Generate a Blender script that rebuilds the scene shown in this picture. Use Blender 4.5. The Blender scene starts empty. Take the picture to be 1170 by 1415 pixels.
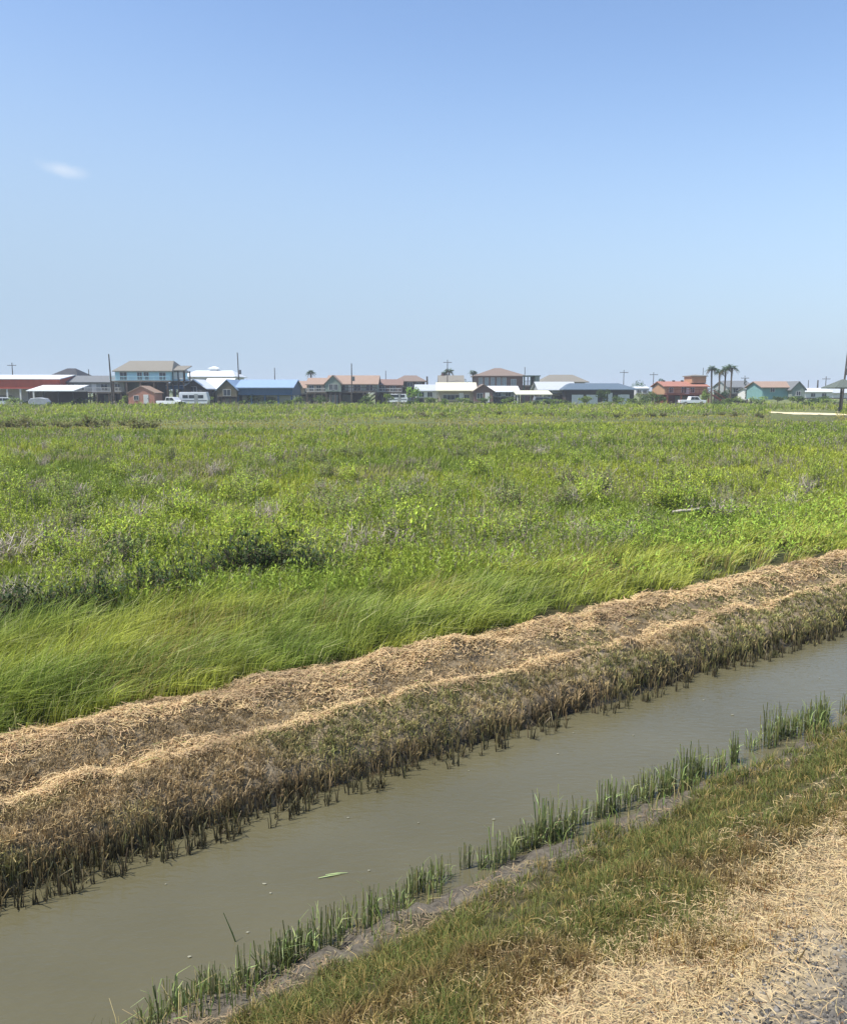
import bpy, math, random
import numpy as np

# ---------------------------------------------------------------- camera, sky, sun, exposure
SC = bpy.context.scene
COL = SC.collection
F = 1170.0                      # focal length in photograph pixels
PITCH = math.radians(8.15)
CAM_H = 2.6
cam_data = bpy.data.cameras.new("camera")
cam_data.sensor_fit = 'HORIZONTAL'
cam_data.sensor_width = 36.0
cam_data.lens = 36.0 * F / 1170.0
cam_data.clip_start = 0.1
cam_data.clip_end = 20000.0
cam = bpy.data.objects.new("camera", cam_data)
cam.location = (0, 0, CAM_H)
cam.rotation_euler = (math.pi / 2 - PITCH, 0, 0)
COL.objects.link(cam)
SC.camera = cam

SUN_ELEV = math.radians(60)
SUN_AZ = math.radians(-112)     # clockwise from +Y (the view direction): to the left, a little behind
world = bpy.data.worlds.new("World")
SC.world = world
world.use_nodes = True
wn = world.node_tree.nodes
wl = world.node_tree.links
wn.clear()
w_out = wn.new("ShaderNodeOutputWorld")
w_bg = wn.new("ShaderNodeBackground")
w_bg.inputs["Strength"].default_value = 0.122
sky = wn.new("ShaderNodeTexSky")
sky.sky_type = 'NISHITA'
sky.sun_disc = False
sky.sun_elevation = SUN_ELEV
sky.sun_rotation = SUN_AZ
sky.air_density = 1.0
sky.dust_density = 0.4
sky.ozone_density = 1.0
sky.altitude = 0
# a small wisp of cloud in one direction of the sky
tc = wn.new("ShaderNodeTexCoord")
def wmath(op, a, b=None):
    n = wn.new("ShaderNodeMath"); n.operation = op
    for i, v in enumerate((a, b)):
        if v is None: continue
        if isinstance(v, (int, float)): n.inputs[i].default_value = v
        else: wl.new(v, n.inputs[i])
    return n.outputs[0]
sep = wn.new("ShaderNodeSeparateXYZ")
wl.new(tc.outputs["Generated"], sep.inputs[0])
CX, CZ = -0.408, 0.247           # tangent-plane coordinates (x/y, z/y) of the wisp
ty = wmath('MAXIMUM', sep.outputs["Y"], 0.05)
tx = wmath('DIVIDE', sep.outputs["X"], ty)
tz = wmath('DIVIDE', sep.outputs["Z"], ty)
cdx = wmath('SUBTRACT', tx, CX)
cdz = wmath('SUBTRACT', tz, CZ)
cdz = wmath('ADD', cdz, wmath('MULTIPLY', cdx, 0.22))
nz = wn.new("ShaderNodeTexNoise"); nz.inputs["Scale"].default_value = 26.0
nz.inputs["Detail"].default_value = 5.0; nz.inputs["Roughness"].default_value = 0.65
wl.new(tc.outputs["Generated"], nz.inputs["Vector"])
ex = wmath('MULTIPLY', cdx, 24.0); ez = wmath('MULTIPLY', cdz, 85.0)
r2 = wmath('ADD', wmath('MULTIPLY', ex, ex), wmath('MULTIPLY', ez, ez))
rr = wmath('SQRT', r2)
msk = wmath('SUBTRACT', wmath('ADD', 0.2, wmath('MULTIPLY', nz.outputs["Fac"], 1.6)), rr)
sm = wn.new("ShaderNodeMapRange"); sm.interpolation_type = 'SMOOTHSTEP'
sm.inputs["From Min"].default_value = 0.0; sm.inputs["From Max"].default_value = 1.0
sm.inputs["To Max"].default_value = 0.42
wl.new(msk, sm.inputs["Value"])
front = wmath('GREATER_THAN', sep.outputs["Y"], 0.06)
cf = wmath('MULTIPLY', sm.outputs["Result"], front)
hs = wn.new("ShaderNodeHueSaturation")
hs.inputs["Saturation"].default_value = 1.06
tint = wn.new("ShaderNodeMix"); tint.data_type = 'RGBA'; tint.blend_type = 'MULTIPLY'; tint.inputs["Factor"].default_value = 1.0
wl.new(sky.outputs["Color"], tint.inputs["A"]); tint.inputs["B"].default_value = (1.02, 1.0, 1.03, 1)
wl.new(tint.outputs["Result"], hs.inputs["Color"])
mixc = wn.new("ShaderNodeMix"); mixc.data_type = 'RGBA'
wl.new(cf, mixc.inputs["Factor"])
# pale band of moist air low over the coast, whiter to the left
hz_f = wn.new("ShaderNodeMapRange"); hz_f.interpolation_type = 'SMOOTHERSTEP'
hz_f.inputs["From Min"].default_value = 0.46; hz_f.inputs["From Max"].default_value = -0.03
hz_f.inputs["To Min"].default_value = 0.0; hz_f.inputs["To Max"].default_value = 0.95
wl.new(wmath('ADD', sep.outputs["Z"], wmath('MULTIPLY', sep.outputs["X"], 0.12)), hz_f.inputs["Value"])
hz_m = wn.new("ShaderNodeMix"); hz_m.data_type = 'RGBA'
wl.new(hz_f.outputs["Result"], hz_m.inputs["Factor"])
wl.new(hs.outputs["Color"], hz_m.inputs["A"])
hz_m.inputs["B"].default_value = (2.24, 2.98, 3.86, 1)
wl.new(hz_m.outputs["Result"], mixc.inputs["A"])
mixc.inputs["B"].default_value = (4.6, 4.8, 5.1, 1)
wl.new(mixc.outputs["Result"], w_bg.inputs["Color"])
wl.new(w_bg.outputs[0], w_out.inputs["Surface"])

sun_data = bpy.data.lights.new("sun", 'SUN')
sun_data.energy = 4.0
sun_data.angle = math.radians(0.5)
sun_data.color = (1.0, 0.955, 0.88)
sun = bpy.data.objects.new("sun", sun_data)
COL.objects.link(sun)
from mathutils import Vector
sd = Vector((math.sin(SUN_AZ) * math.cos(SUN_ELEV), math.cos(SUN_AZ) * math.cos(SUN_ELEV), math.sin(SUN_ELEV)))
sun.rotation_euler = sd.to_track_quat('Z', 'Y').to_euler()
sun.location = (-20, 0, 40)

SC.view_settings.view_transform = 'Standard'
SC.view_settings.look = 'None'
SC.view_settings.gamma = 1.0
SC.view_settings.use_curve_mapping = False
SC.view_settings.exposure = 0.75
try:
    SC.cycles.max_bounces = 6
    SC.cycles.transparent_max_bounces = 4
    SC.cycles.use_denoising = True
except Exception:
    pass

# ---------------------------------------------------------------- helpers
rng = np.random.default_rng(11)
random.seed(5)
A = math.radians(53.5)           # heading of the road and ditch, clockwise from the view
SA, CA = math.sin(A), math.cos(A)
def st2xy(s, t): return s * SA - t * CA, s * CA + t * SA
def xy2st(x, y): return x * SA + y * CA, -x * CA + y * SA
def Xat(px, D): return (px - 585.0) / F * D * math.cos(PITCH)
def Zat(py, D): return CAM_H - D * math.tan(PITCH + math.atan((py - 707.5) / F))

def lin(r, g, b, k=1.0):
    f = lambda v: ((v / 255 + 0.055) / 1.055) ** 2.4 if v > 10.3 else v / 255 / 12.92
    return (f(r) * k, f(g) * k, f(b) * k)

def tag(o, label=None, cat=None, group=None, kind=None):
    if label: o["label"] = label
    if cat: o["category"] = cat
    if group: o["group"] = group
    if kind: o["kind"] = kind
    return o

def _hash(ix, iy, seed):
    h = (ix.astype(np.int64) * 374761393 + iy.astype(np.int64) * 668265263 + seed * 974711) & 0x7fffffff
    h = ((h ^ (h >> 13)) * 1274126177) & 0x7fffffff
    return ((h ^ (h >> 16)) & 0xffff) / 65535.0
def vnoise(x, y, seed=0):
    x = np.asarray(x, float); y = np.asarray(y, float)
    ix = np.floor(x); iy = np.floor(y); fx = x - ix; fy = y - iy
    fx = fx * fx * (3 - 2 * fx); fy = fy * fy * (3 - 2 * fy)
    a = _hash(ix, iy, seed); b = _hash(ix + 1, iy, seed); c = _hash(ix, iy + 1, seed); d = _hash(ix + 1, iy + 1, seed)
    return (a * (1 - fx) + b * fx) * (1 - fy) + (c * (1 - fx) + d * fx) * fy
def fbm(x, y, seed=0, oct=4):
    v = 0; amp = 1; tot = 0
    for i in range(oct):
        v = v + amp * vnoise(x * 2 ** i, y * 2 ** i, seed + i * 17); tot += amp; amp *= 0.55
    return v / tot
def smooth(e0, e1, x):
    u = np.clip((np.asarray(x, float) - e0) / (e1 - e0), 0, 1)
    return u * u * (3 - 2 * u)

# ---- materials
def nodemat(name):
    m = bpy.data.materials.new(name); m.use_nodes = True
    return m, m.node_tree.nodes, m.node_tree.links, m.node_tree.nodes["Principled BSDF"]
_mats = {}
def mat(name, col, rough=0.75, var=0.18, scale=1.2, metallic=0.0, spec=0.35, ribs=0.0):
    if name in _mats: return _mats[name]
    m, n, l, p = nodemat(name)
    p.inputs["Roughness"].default_value = rough
    p.inputs["Metallic"].default_value = metallic
    p.inputs["Specular IOR Level"].default_value = spec
    co = n.new("ShaderNodeTexCoord")
    t = n.new("ShaderNodeTexNoise"); t.inputs["Scale"].default_value = scale
    t.inputs["Detail"].default_value = 6.0; t.inputs["Roughness"].default_value = 0.65
    l.new(co.outputs["Object"], t.inputs["Vector"])
    r = n.new("ShaderNodeValToRGB")
    r.color_ramp.elements[0].position = 0.3; r.color_ramp.elements[1].position = 0.72
    r.color_ramp.elements[0].color = (*[c * (1 - var) for c in col], 1)
    r.color_ramp.elements[1].color = (*[min(1, c * (1 + var * .6)) for c in col], 1)
    l.new(t.outputs["Fac"], r.inputs["Fac"]); l.new(r.outputs["Color"], p.inputs["Base Color"])
    if ribs:
        w = n.new("ShaderNodeTexWave"); w.wave_type = 'BANDS'; w.bands_direction = 'X'
        w.inputs["Scale"].default_value = ribs; w.inputs["Distortion"].default_value = 0.0
        l.new(co.outputs["Object"], w.inputs["Vector"])
        b = n.new("ShaderNodeBump"); b.inputs["Strength"].default_value = 0.4; b.inputs["Distance"].default_value = 0.03
        l.new(w.outputs["Fac"], b.inputs["Height"]); l.new(b.outputs["Normal"], p.inputs["Normal"])
    _mats[name] = m
    return m

def leafmat(name, transl=0.3, rough=0.6, spec=0.25):
    """thin vegetation: colour of each blade or leaf comes from the mesh, a share of the light passes through"""
    m, n, l, p = nodemat(name)
    a = n.new("ShaderNodeAttribute"); a.attribute_name = "tint"
    oi = n.new("ShaderNodeObjectInfo")
    h = n.new("ShaderNodeHueSaturation")
    mr = n.new("ShaderNodeMapRange"); mr.inputs["To Min"].default_value = 0.8; mr.inputs["To Max"].default_value = 1.2
    l.new(oi.outputs["Random"], mr.inputs["Value"]); l.new(mr.outputs["Result"], h.inputs["Value"])
    l.new(a.outputs["Color"], h.inputs["Color"])
    l.new(h.outputs["Color"], p.inputs["Base Color"])
    p.inputs["Roughness"].default_value = rough
    p.inputs["Specular IOR Level"].default_value = spec
    tr = n.new("ShaderNodeBsdfTranslucent"); l.new(h.outputs["Color"], tr.inputs["Color"])
    mx = n.new("ShaderNodeMixShader"); mx.inputs[0].default_value = transl
    l.new(p.outputs[0], mx.inputs[1]); l.new(tr.outputs[0], mx.inputs[2])
    l.new(mx.outputs[0], n["Material Output"].inputs["Surface"])
    return m

# ---- numpy ribbons (grass blades, straw, stalks, leaves)
class Ribbons:
    def __init__(self): self.v = []; self.c = []; self.n = 0
    def add(self, P0, P1, P2, side, w0, w1, w2, c0, c2):
        """one strip of two quads per row: three centre points, a side vector, three widths, two end colours"""
        N = len(P0)
        if N == 0: return
        w0, w1, w2 = [np.broadcast_to(np.asarray(w, float), (N,))[:, None] * .5 for w in (w0, w1, w2)]
        V = np.stack([P0 - side * w0, P0 + side * w0, P1 - side * w1, P1 + side * w1, P2 - side * w2, P2 + side * w2], 1)
        cm = (c0 + c2) * .5
        C = np.stack([c0, c0, cm, cm, c2, c2], 1)
        self.v.append(V.reshape(-1, 3)); self.c.append(C.reshape(-1, 3)); self.n += N
    def mesh(self, name):
        V = np.concatenate(self.v); C = np.concatenate(self.c); N = self.n
        b = np.arange(N)[:, None] * 6
        q = (b + np.array([[0, 1, 3, 2, 2, 3, 5, 4]])).reshape(-1)
        me = bpy.data.meshes.new(name)
        me.vertices.add(len(V)); me.vertices.foreach_set("co", V.astype(np.float32).ravel())
        me.loops.add(len(q)); me.loops.foreach_set("vertex_index", q.astype(np.int32))
        me.polygons.add(2 * N); me.polygons.foreach_set("loop_start", np.arange(0, 8 * N, 4, dtype=np.int32))
        at = me.attributes.new("tint", 'FLOAT_COLOR', 'POINT')
        cc = np.ones((len(V), 4), np.float32); cc[:, :3] = np.clip(C, 0, 1); at.data.foreach_set("color", cc.ravel())
        me.update(); me.validate()
        return me
    def obj(self, name, m, parent=None):
        me = self.mesh(name); me.materials.append(m)
        o = bpy.data.objects.new(name, me); COL.objects.link(o)
        if parent: o.parent = parent
        return o

def unit(v): return v / np.maximum(np.linalg.norm(v, axis=1, keepdims=True), 1e-9)
def uni(a, b, n): return rng.uniform(a, b, n)
def blades(R, base, h, w, lean_az, lean, c0, c2, wtip=0.12, jitter_az=True):
    N = len(base)
    h = np.broadcast_to(h, (N,)); w = np.broadcast_to(w, (N,))
    lv = np.stack([np.cos(lean_az), np.sin(lean_az), np.zeros(N)], 1)
    up = np.array([[0, 0, 1.0]])
    hh = h[:, None]; le = np.broadcast_to(lean, (N,))[:, None]
    P1 = base + up * hh * .58 + lv * hh * le * .3
    P2 = base + up * hh * (1 - .25 * np.clip(le, 0, 2.2)) + lv * hh * le
    az = uni(0, 2 * math.pi, N)
    side = np.stack([np.cos(az), np.sin(az), np.zeros(N)], 1)
    R.add(base, P1, P2, side, w, w * .8, w * wtip, c0, c2)
def strands(R, P, L, w, az, pitch, c, bend=0.15):
    """lying straw: an arc of length L centred on P"""
    N = len(P)
    d = np.stack([np.cos(az) * np.cos(pitch), np.sin(az) * np.cos(pitch), np.sin(pitch)], 1)
    s = unit(np.stack([-np.sin(az), np.cos(az), uni(-.8, .8, N)], 1))
    L = np.broadcast_to(L, (N,))[:, None]
    bow = np.stack([uni(-1, 1, N), uni(-1, 1, N), uni(0, 1, N)], 1) * L * bend
    R.add(P - d * L * .5, P + bow, P + d * L * .5, s, w, w, np.asarray(w) * .5, c, c * uni(.85, 1.15, N)[:, None])
def tufts(s, t, k, r):
    """k blades round each tuft centre; returns their places, the owner of each blade and its outward heading"""
    i = np.repeat(np.arange(len(s)), k); n = len(i)
    a = uni(0, 6.28, n); q = r * np.sqrt(uni(0, 1, n))
    ds, dt = q * np.cos(a), q * np.sin(a)
    vx, vy = st2xy(ds, dt)
    return s[i] + ds, t[i] + dt, i, np.arctan2(vy, vx)
def tints(base, n, dv=.25, dh=.12):
    c = np.asarray(base, float)[None, :] * uni(1 - dv, 1 + dv, n)[:, None]
    c = c * (1 + rng.normal(0, dh, (n, 3)))
    return np.clip(c, .003, 1)

# ---------------------------------------------------------------- terrain
WATER_Z = -0.85
PT = np.array([-9000, 0.0, 1.6, 2.3, 3.0, 3.58, 3.80, 3.95, 4.26, 4.7, 5.55, 5.92, 6.0, 6.12, 6.34, 6.52, 6.75, 6.95, 7.2, 7.42, 7.75, 9000])
PZ = np.array([0, 0, 0, -.05, -.24, -.57, -.64, -.72, -.87, -1.1, -1.1, -.9, -.74, -.60, -.50, -.43, -.47, -.41, -.30, -.28, -.38, -.38])
def bank_shift(s, t):          # the far bank's foot runs a little out of line with the ditch
    return -.13 * np.exp(-((t - 6.02) / .22) ** 2) * (1 - smooth(7, 13, s))
def ground_z(s, t):
    s = np.asarray(s, float); t = np.asarray(t, float)
    wob = (fbm(s * .55, t * 0 + 3.3, 5, 3) - .5) * .30 * smooth(3.2, 4.2, t) * (1 - smooth(30, 60, t))
    tt = t + wob + bank_shift(s, t)
    z = np.interp(tt, PT, PZ)
    z = z + (fbm(s * 2.3, t * 2.3, 9, 3) - .5) * .06 * smooth(2.0, 2.6, t) * (1 - smooth(200, 400, t))
    wind = np.exp(-((tt - 7.25) / .26) ** 2) * (.20 * (fbm(s * .9, t * 1.6, 31, 4) - .38)) + np.exp(-((tt - 6.52) / .16) ** 2) * (.16 * (fbm(s * 1.2, t * 1.9, 37, 3) - .35))
    z = z + wind
    z = z + (fbm(s * 7, t * 7, 13, 3) - .5) * .19 * smooth(3.6, 3.78, tt) * (1 - smooth(4.2, 4.45, tt))
    z = z + (fbm(s * 3.2, t * 3.6, 19, 3) - .5) * .16 * smooth(6.05, 6.25, tt) * (1 - smooth(7.5, 7.8, tt))
    z = z + (fbm(s * .12, t * .12, 21, 3) - .5) * .35 * smooth(9, 16, t) * (1 - smooth(90, 130, t))
    return z
def axis(fine0, fine1, step, far):
    a = [fine0]
    a = list(np.arange(fine0, fine1, step))
    x, d = fine1, step
    while x < far: a.append(x); d *= 1.16; x += d
    a.append(far)
    x, d = fine0, step; lo = []
    while x > -far: lo.append(x - d); d *= 1.2; x = lo[-1]
    return np.array(sorted(set(lo + a)))
TS = axis(1.0, 9.0, .045, 7000); SS = axis(-1.5, 26, .11, 7000)
S, T = np.meshgrid(SS, TS, indexing='ij')
GX, GY = st2xy(S, T); GZ = ground_z(S, T)
gv = np.stack([GX, GY, GZ], -1).reshape(-1, 3)
ni, nj = S.shape
ii, jj = np.meshgrid(np.arange(ni - 1), np.arange(nj - 1), indexing='ij')
q = np.stack([ii * nj + jj, (ii + 1) * nj + jj, (ii + 1) * nj + jj + 1, ii * nj + jj + 1], -1).reshape(-1, 4)
me = bpy.data.meshes.new("ground")
me.vertices.add(len(gv)); me.vertices.foreach_set("co", gv.astype(np.float32).ravel())
me.loops.add(q.size); me.loops.foreach_set("vertex_index", q.astype(np.int32).ravel())
me.polygons.add(len(q)); me.polygons.foreach_set("loop_start", np.arange(0, q.size, 4, dtype=np.int32))
me.update(); me.validate()
me.shade_smooth()
ground = bpy.data.objects.new("ground", me); COL.objects.link(ground)
tag(ground, "flat marsh ground with a muddy ditch cut beside the road", "ground", kind="structure")

m, n, l, p = nodemat("soil")
geo = n.new("ShaderNodeNewGeometry")
dot = n.new("ShaderNodeVectorMath"); dot.operation = 'DOT_PRODUCT'; dot.inputs[1].default_value = (-CA, SA, 0)
l.new(geo.outputs["Position"], dot.inputs[0])
nz1 = n.new("ShaderNodeTexNoise"); nz1.inputs["Scale"].default_value = 1.1; nz1.inputs["Detail"].default_value = 8
l.new(geo.outputs["Position"], nz1.inputs["Vector"])
nz2 = n.new("ShaderNodeTexNoise"); nz2.inputs["Scale"].default_value = 28; nz2.inputs["Detail"].default_value = 6
l.new(geo.outputs["Position"], nz2.inputs["Vector"])
mad = n.new("ShaderNodeMath"); mad.operation = 'MULTIPLY_ADD'; mad.inputs[1].default_value = .9; mad.inputs[2].default_value = -.45
l.new(nz1.outputs["Fac"], mad.inputs[0])
ad = n.new("ShaderNodeMath"); ad.operation = 'ADD'; l.new(dot.outputs["Value"], ad.inputs[0]); l.new(mad.outputs[0], ad.inputs[1])
mr = n.new("ShaderNodeMapRange"); mr.inputs["From Min"].default_value = 0; mr.inputs["From Max"].default_value = 10
l.new(ad.outputs[0], mr.inputs["Value"])
rp = n.new("ShaderNodeValToRGB"); l.new(mr.outputs["Result"], rp.inputs["Fac"])
stops = [(0.0, (.085, .083, .08)), (.155, (.12, .11, .095)), (.19, (.38, .30, .18)), (.228, (.30, .235, .14)), (.255, (.085, .075, .035)),
         (.37, (.07, .06, .03)), (.395, (.125, .108, .082)), (.46, (.09, .078, .06)), (.55, (.07, .06, .04)), (.60, (.03, .026, .02)), (.622, (.19, .15, .095)),
         (.65, (.30, .235, .15)), (.69, (.15, .115, .07)), (.735, (.32, .25, .155)), (.765, (.07, .06, .028)), (.85, (.045, .055, .02))]
el = rp.color_ramp.elements
while len(el) < len(stops): el.new(.5)
for e, (pos, c) in zip(el, stops): e.position = pos; e.color = (*c, 1)
mm = n.new("ShaderNodeMix"); mm.data_type = 'RGBA'; mm.blend_type = 'MULTIPLY'; mm.inputs["Factor"].default_value = .8
r2_ = n.new("ShaderNodeMapRange"); r2_.inputs["From Min"].default_value = .3; r2_.inputs["From Max"].default_value = .7
r2_.inputs["To Min"].default_value = .55; r2_.inputs["To Max"].default_value = 1.3
l.new(nz2.outputs["Fac"], r2_.inputs["Value"]); l.new(rp.outputs["Color"], mm.inputs["A"]); l.new(r2_.outputs["Result"], mm.inputs["B"])
# far from the ditch: meadow colours in large patches
nz3 = n.new("ShaderNodeTexNoise"); nz3.inputs["Scale"].default_value = .035; nz3.inputs["Detail"].default_value = 7
l.new(geo.outputs["Position"], nz3.inputs["Vector"])
rf = n.new("ShaderNodeValToRGB"); l.new(nz3.outputs["Fac"], rf.inputs["Fac"])
rf.color_ramp.elements[0].position = .35; rf.color_ramp.elements[0].color = (.11, .135, .045, 1)
rf.color_ramp.elements[1].position = .65; rf.color_ramp.elements[1].color = (.16, .17, .055, 1)
mf = n.new("ShaderNodeMapRange"); mf.inputs["From Min"].default_value = 22; mf.inputs["From Max"].default_value = 80
l.new(dot.outputs["Value"], mf.inputs["Value"])
mg = n.new("ShaderNodeMix"); mg.data_type = 'RGBA'
l.new(mf.outputs["Result"], mg.inputs["Factor"]); l.new(mm.outputs["Result"], mg.inputs["A"]); l.new(rf.outputs["Color"], mg.inputs["B"])
l.new(mg.outputs["Result"], p.inputs["Base Color"])
p.inputs["Roughness"].default_value = .95; p.inputs["Specular IOR Level"].default_value = .15
bp = n.new("ShaderNodeBump"); bp.inputs["Strength"].default_value = .7; bp.inputs["Distance"].default_value = .02
l.new(nz2.outputs["Fac"], bp.inputs["Height"]); l.new(bp.outputs["Normal"], p.inputs["Normal"])
me.materials.append(m)

# water of the ditch
def quadstrip(name, s0, s1, t0, t1, z, m, ns=1):
    vs = []; fs = []
    for i in range(ns + 1):
        s = s0 + (s1 - s0) * i / ns
        for t in (t0, t1):
            x, y = st2xy(s, t); vs.append((x, y, z))
        if i: fs.append((2 * i - 2, 2 * i, 2 * i + 1, 2 * i - 1))
    me = bpy.data.meshes.new(name); me.from_pydata(vs, [], fs); me.update(); me.materials.append(m)
    o = bpy.data.objects.new(name, me); COL.objects.link(o); return o
m, n, l, p = nodemat("ditch_water")
geo = n.new("ShaderNodeNewGeometry")
a1 = n.new("ShaderNodeTexNoise"); a1.inputs["Scale"].default_value = .8; a1.inputs["Detail"].default_value = 4
l.new(geo.outputs["Position"], a1.inputs["Vector"])
rp = n.new("ShaderNodeValToRGB"); l.new(a1.outputs["Fac"], rp.inputs["Fac"])
rp.color_ramp.elements[0].position = .3; rp.color_ramp.elements[0].color = (.096, .086, .046, 1)
rp.color_ramp.elements[1].position = .7; rp.color_ramp.elements[1].color = (.114, .103, .058, 1)
l.new(rp.outputs["Color"], p.inputs["Base Color"])
p.inputs["Roughness"].default_value = .06; p.inputs["IOR"].default_value = 1.33
mp = n.new("ShaderNodeMapping"); mp.inputs["Rotation"].default_value = (0, 0, math.pi / 2 - A); mp.inputs["Scale"].default_value = (1, 2.4, 1)
l.new(geo.outputs["Position"], mp.inputs["Vector"])
a2 = n.new("ShaderNodeTexNoise"); a2.inputs["Scale"].default_value = 9; a2.inputs["Detail"].default_value = 3
l.new(mp.outputs["Vector"], a2.inputs["Vector"])
bp = n.new("ShaderNodeBump"); bp.inputs["Strength"].default_value = .28; bp.inputs["Distance"].default_value = .02
l.new(a2.outputs["Fac"], bp.inputs["Height"]); l.new(bp.outputs["Normal"], p.inputs["Normal"])
water = quadstrip("water", -40, 600, 3.9, 6.45, WATER_Z, m, 40)
tag(water, "still murky olive brown water filling the ditch", "water", kind="structure")

# ---------------------------------------------------------------- vegetation (stuff)
def ground_pts(s, t, dz=0.0):
    x, y = st2xy(s, t)
    return np.stack([x, y, ground_z(s, t) + dz], 1)
def in_view(s, t, pad=.14):
    x, y = st2xy(s, t)
    return (y > 1.2) & (np.abs(x) < y * (.5 + pad) + .6)
def scatter(n, s0, s1, t0, t1, power=1.0):
    """points in a strip along the ditch, thinner with distance from the viewer"""
    u = uni(0, 1, n)
    if power == 0: s = s0 + (s1 - s0) * u
    else:
        a, b = (s0 + 3.0), (s1 + 3.0)
        s = (a ** (1 - power) + u * (b ** (1 - power) - a ** (1 - power))) ** (1 / (1 - power)) - 3.0 if power != 1 else a * (b / a) ** u - 3.0
    t = uni(t0, t1, n)
    k = in_view(s, t)
    return s[k], t[k]
def dist(s, t):
    x, y = st2xy(s, t); return np.sqrt(x * x + y * y)
def px_w(s, t, w, k=.9):          # a blade never much thinner than a pixel, so that far ones still read
    return np.maximum(w, dist(s, t) / 846.0 * k)

LEAF = leafmat("grass_blade", .32)
STRAW = leafmat("straw", .15, .7, .2)
REED = leafmat("reed", .12, .55, .3)
WIND = 0.05                       # blades lean to picture right

# foreground verge: short olive grass with brown tufts
R = Ribbons()
s, t = scatter(30000, -.8, 26, 1.8, 4.1, 1.35)
pat = fbm(s * 1.6, t * 1.6, 51, 4); edge = 2.32 + (fbm(s * 1.5, t * 1.5, 77, 3) - .5) * .7 + (fbm(s * 6, t * 6, 79, 2) - .5) * .4
inside = smooth(-.18, .16, t - edge)
k = (uni(0, 1, len(s)) < inside * (.5 + .9 * (pat > .42)) + .02) & (t < 3.76 + .24 * smooth(3.2, 6, s) + (fbm(s * 2.2, t * 0, 61, 3) - .5) * .5)
s, t, pat, edge = s[k], t[k], pat[k], edge[k]
n_ = len(s)
th = .03 + .085 * fbm(s * 4, t * 4, 88, 3) * uni(.6, 1.35, n_)
gq = smooth(.20, .56, fbm(s * 2.0, t * 2.0, 90, 4) + .42 * (t - edge - .5)) * uni(.5, 1.1, n_)
tb = uni(.6, 1.3, n_)
dryq = uni(0, 1, n_) < .10
s, t, i, oa = tufts(s, t, 11, .035)
N = len(s); gq = np.clip(gq[i] + rng.normal(0, .12, N), 0, 1)[:, None]
c_b = np.array(lin(124, 102, 66)); c_g = np.array(lin(106, 118, 58)); c_y = np.array(lin(172, 150, 92))
c = c_b * (1 - gq) + c_g * gq
dry = (dryq[i] | (uni(0, 1, N) < .14))[:, None]
c = np.where(dry, c_y, c) * (tb[i] * uni(.75, 1.25, N))[:, None]
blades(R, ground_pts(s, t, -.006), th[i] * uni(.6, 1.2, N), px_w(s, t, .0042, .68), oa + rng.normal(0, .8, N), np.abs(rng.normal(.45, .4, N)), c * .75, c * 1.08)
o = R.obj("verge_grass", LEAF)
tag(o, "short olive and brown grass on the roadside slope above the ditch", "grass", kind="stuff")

# foreground straw on the shoulder
R = Ribbons()
s, t = scatter(190000, -.5, 24, 1.0, 3.0, 1.3)
gr = 1.86 + (fbm(s * 2.2, t * 2.2, 91, 4) - .5) * .9
k = (uni(0, 1, len(s)) < np.clip(.20 + smooth(-.12, .22, t - gr), 0, 1)) & (uni(0, 1, len(s)) < 1 - .85 * smooth(2.25, 2.65, t))
s, t = s[k], t[k]; N = len(s)
lump = fbm(s * 4, t * 4, 93, 3)
P = ground_pts(s, t) + np.array([[0, 0, 1.]]) * (uni(0, .02, N) + .02 * lump)[:, None]
c = tints(lin(204, 180, 134), N, .24, .03) * .95
br = uni(0, 1, N) < .12
c[br] = tints(lin(120, 88, 52), br.sum(), .2, .05)
strands(R, P, .02 + .08 * uni(0, 1, N) ** 2, px_w(s, t, .0026, .5), uni(0, 6.28, N), rng.normal(0, .25, N), c)
# upright dry tufts
s, t = scatter(9000, -.5, 16, 1.9, 2.7, 1.3)
k = fbm(s * 3.4, t * 3.4, 97, 2) > .62
s, t = s[k], t[k]; N = len(s)
c = tints(lin(150, 118, 66), N, .25, .05)
blades(R, ground_pts(s, t), uni(.03, .10, N), px_w(s, t, .0035, .6), uni(0, 6.28, N), uni(.1, .9, N), c * .8, c)
o = R.obj("dry_straw", STRAW)
tag(o, "pale dry straw scattered over the road shoulder beside the gravel", "straw", kind="stuff")

# gravel in the shoulder's corner: loose stones
octv = np.array([[1, 0, 0], [-1, 0, 0], [0, 1, 0], [0, -1, 0], [0, 0, 1], [0, 0, -1]], float)
octf = np.array([[0, 2, 4], [2, 1, 4], [1, 3, 4], [3, 0, 4], [2, 0, 5], [1, 2, 5], [3, 1, 5], [0, 3, 5]])
s, t = scatter(75000, -.5, 14, -.6, 2.15, 1.3)
gr = 1.88 + (fbm(s * 2.2, t * 2.2, 91, 4) - .5) * .9
k = uni(0, 1, len(s)) < 1 - smooth(-.15, .35, t - gr)
s, t = s[k], t[k]; N = len(s)
P = ground_pts(s, t, .001)
sz = rng.lognormal(math.log(.0068), .35, N)
V = octv[None] * (sz[:, None] * np.stack([uni(.7, 1.5, N), uni(.7, 1.5, N), uni(.5, 1.0, N)], 1))[:, None, :]
V = V * (1 + rng.normal(0, .16, V.shape))
ca, sa = np.cos(uni(0, 6.28, N)), np.sin(uni(0, 6.28, N))
ang = uni(0, 6.28, N); ca, sa = np.cos(ang)[:, None], np.sin(ang)[:, None]
V = np.stack([V[..., 0] * ca - V[..., 1] * sa, V[..., 0] * sa + V[..., 1] * ca, V[..., 2]], -1) + P[:, None]
fi = (np.arange(N)[:, None, None] * 6 + octf[None]).reshape(-1)
me = bpy.data.meshes.new("gravel")
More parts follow.
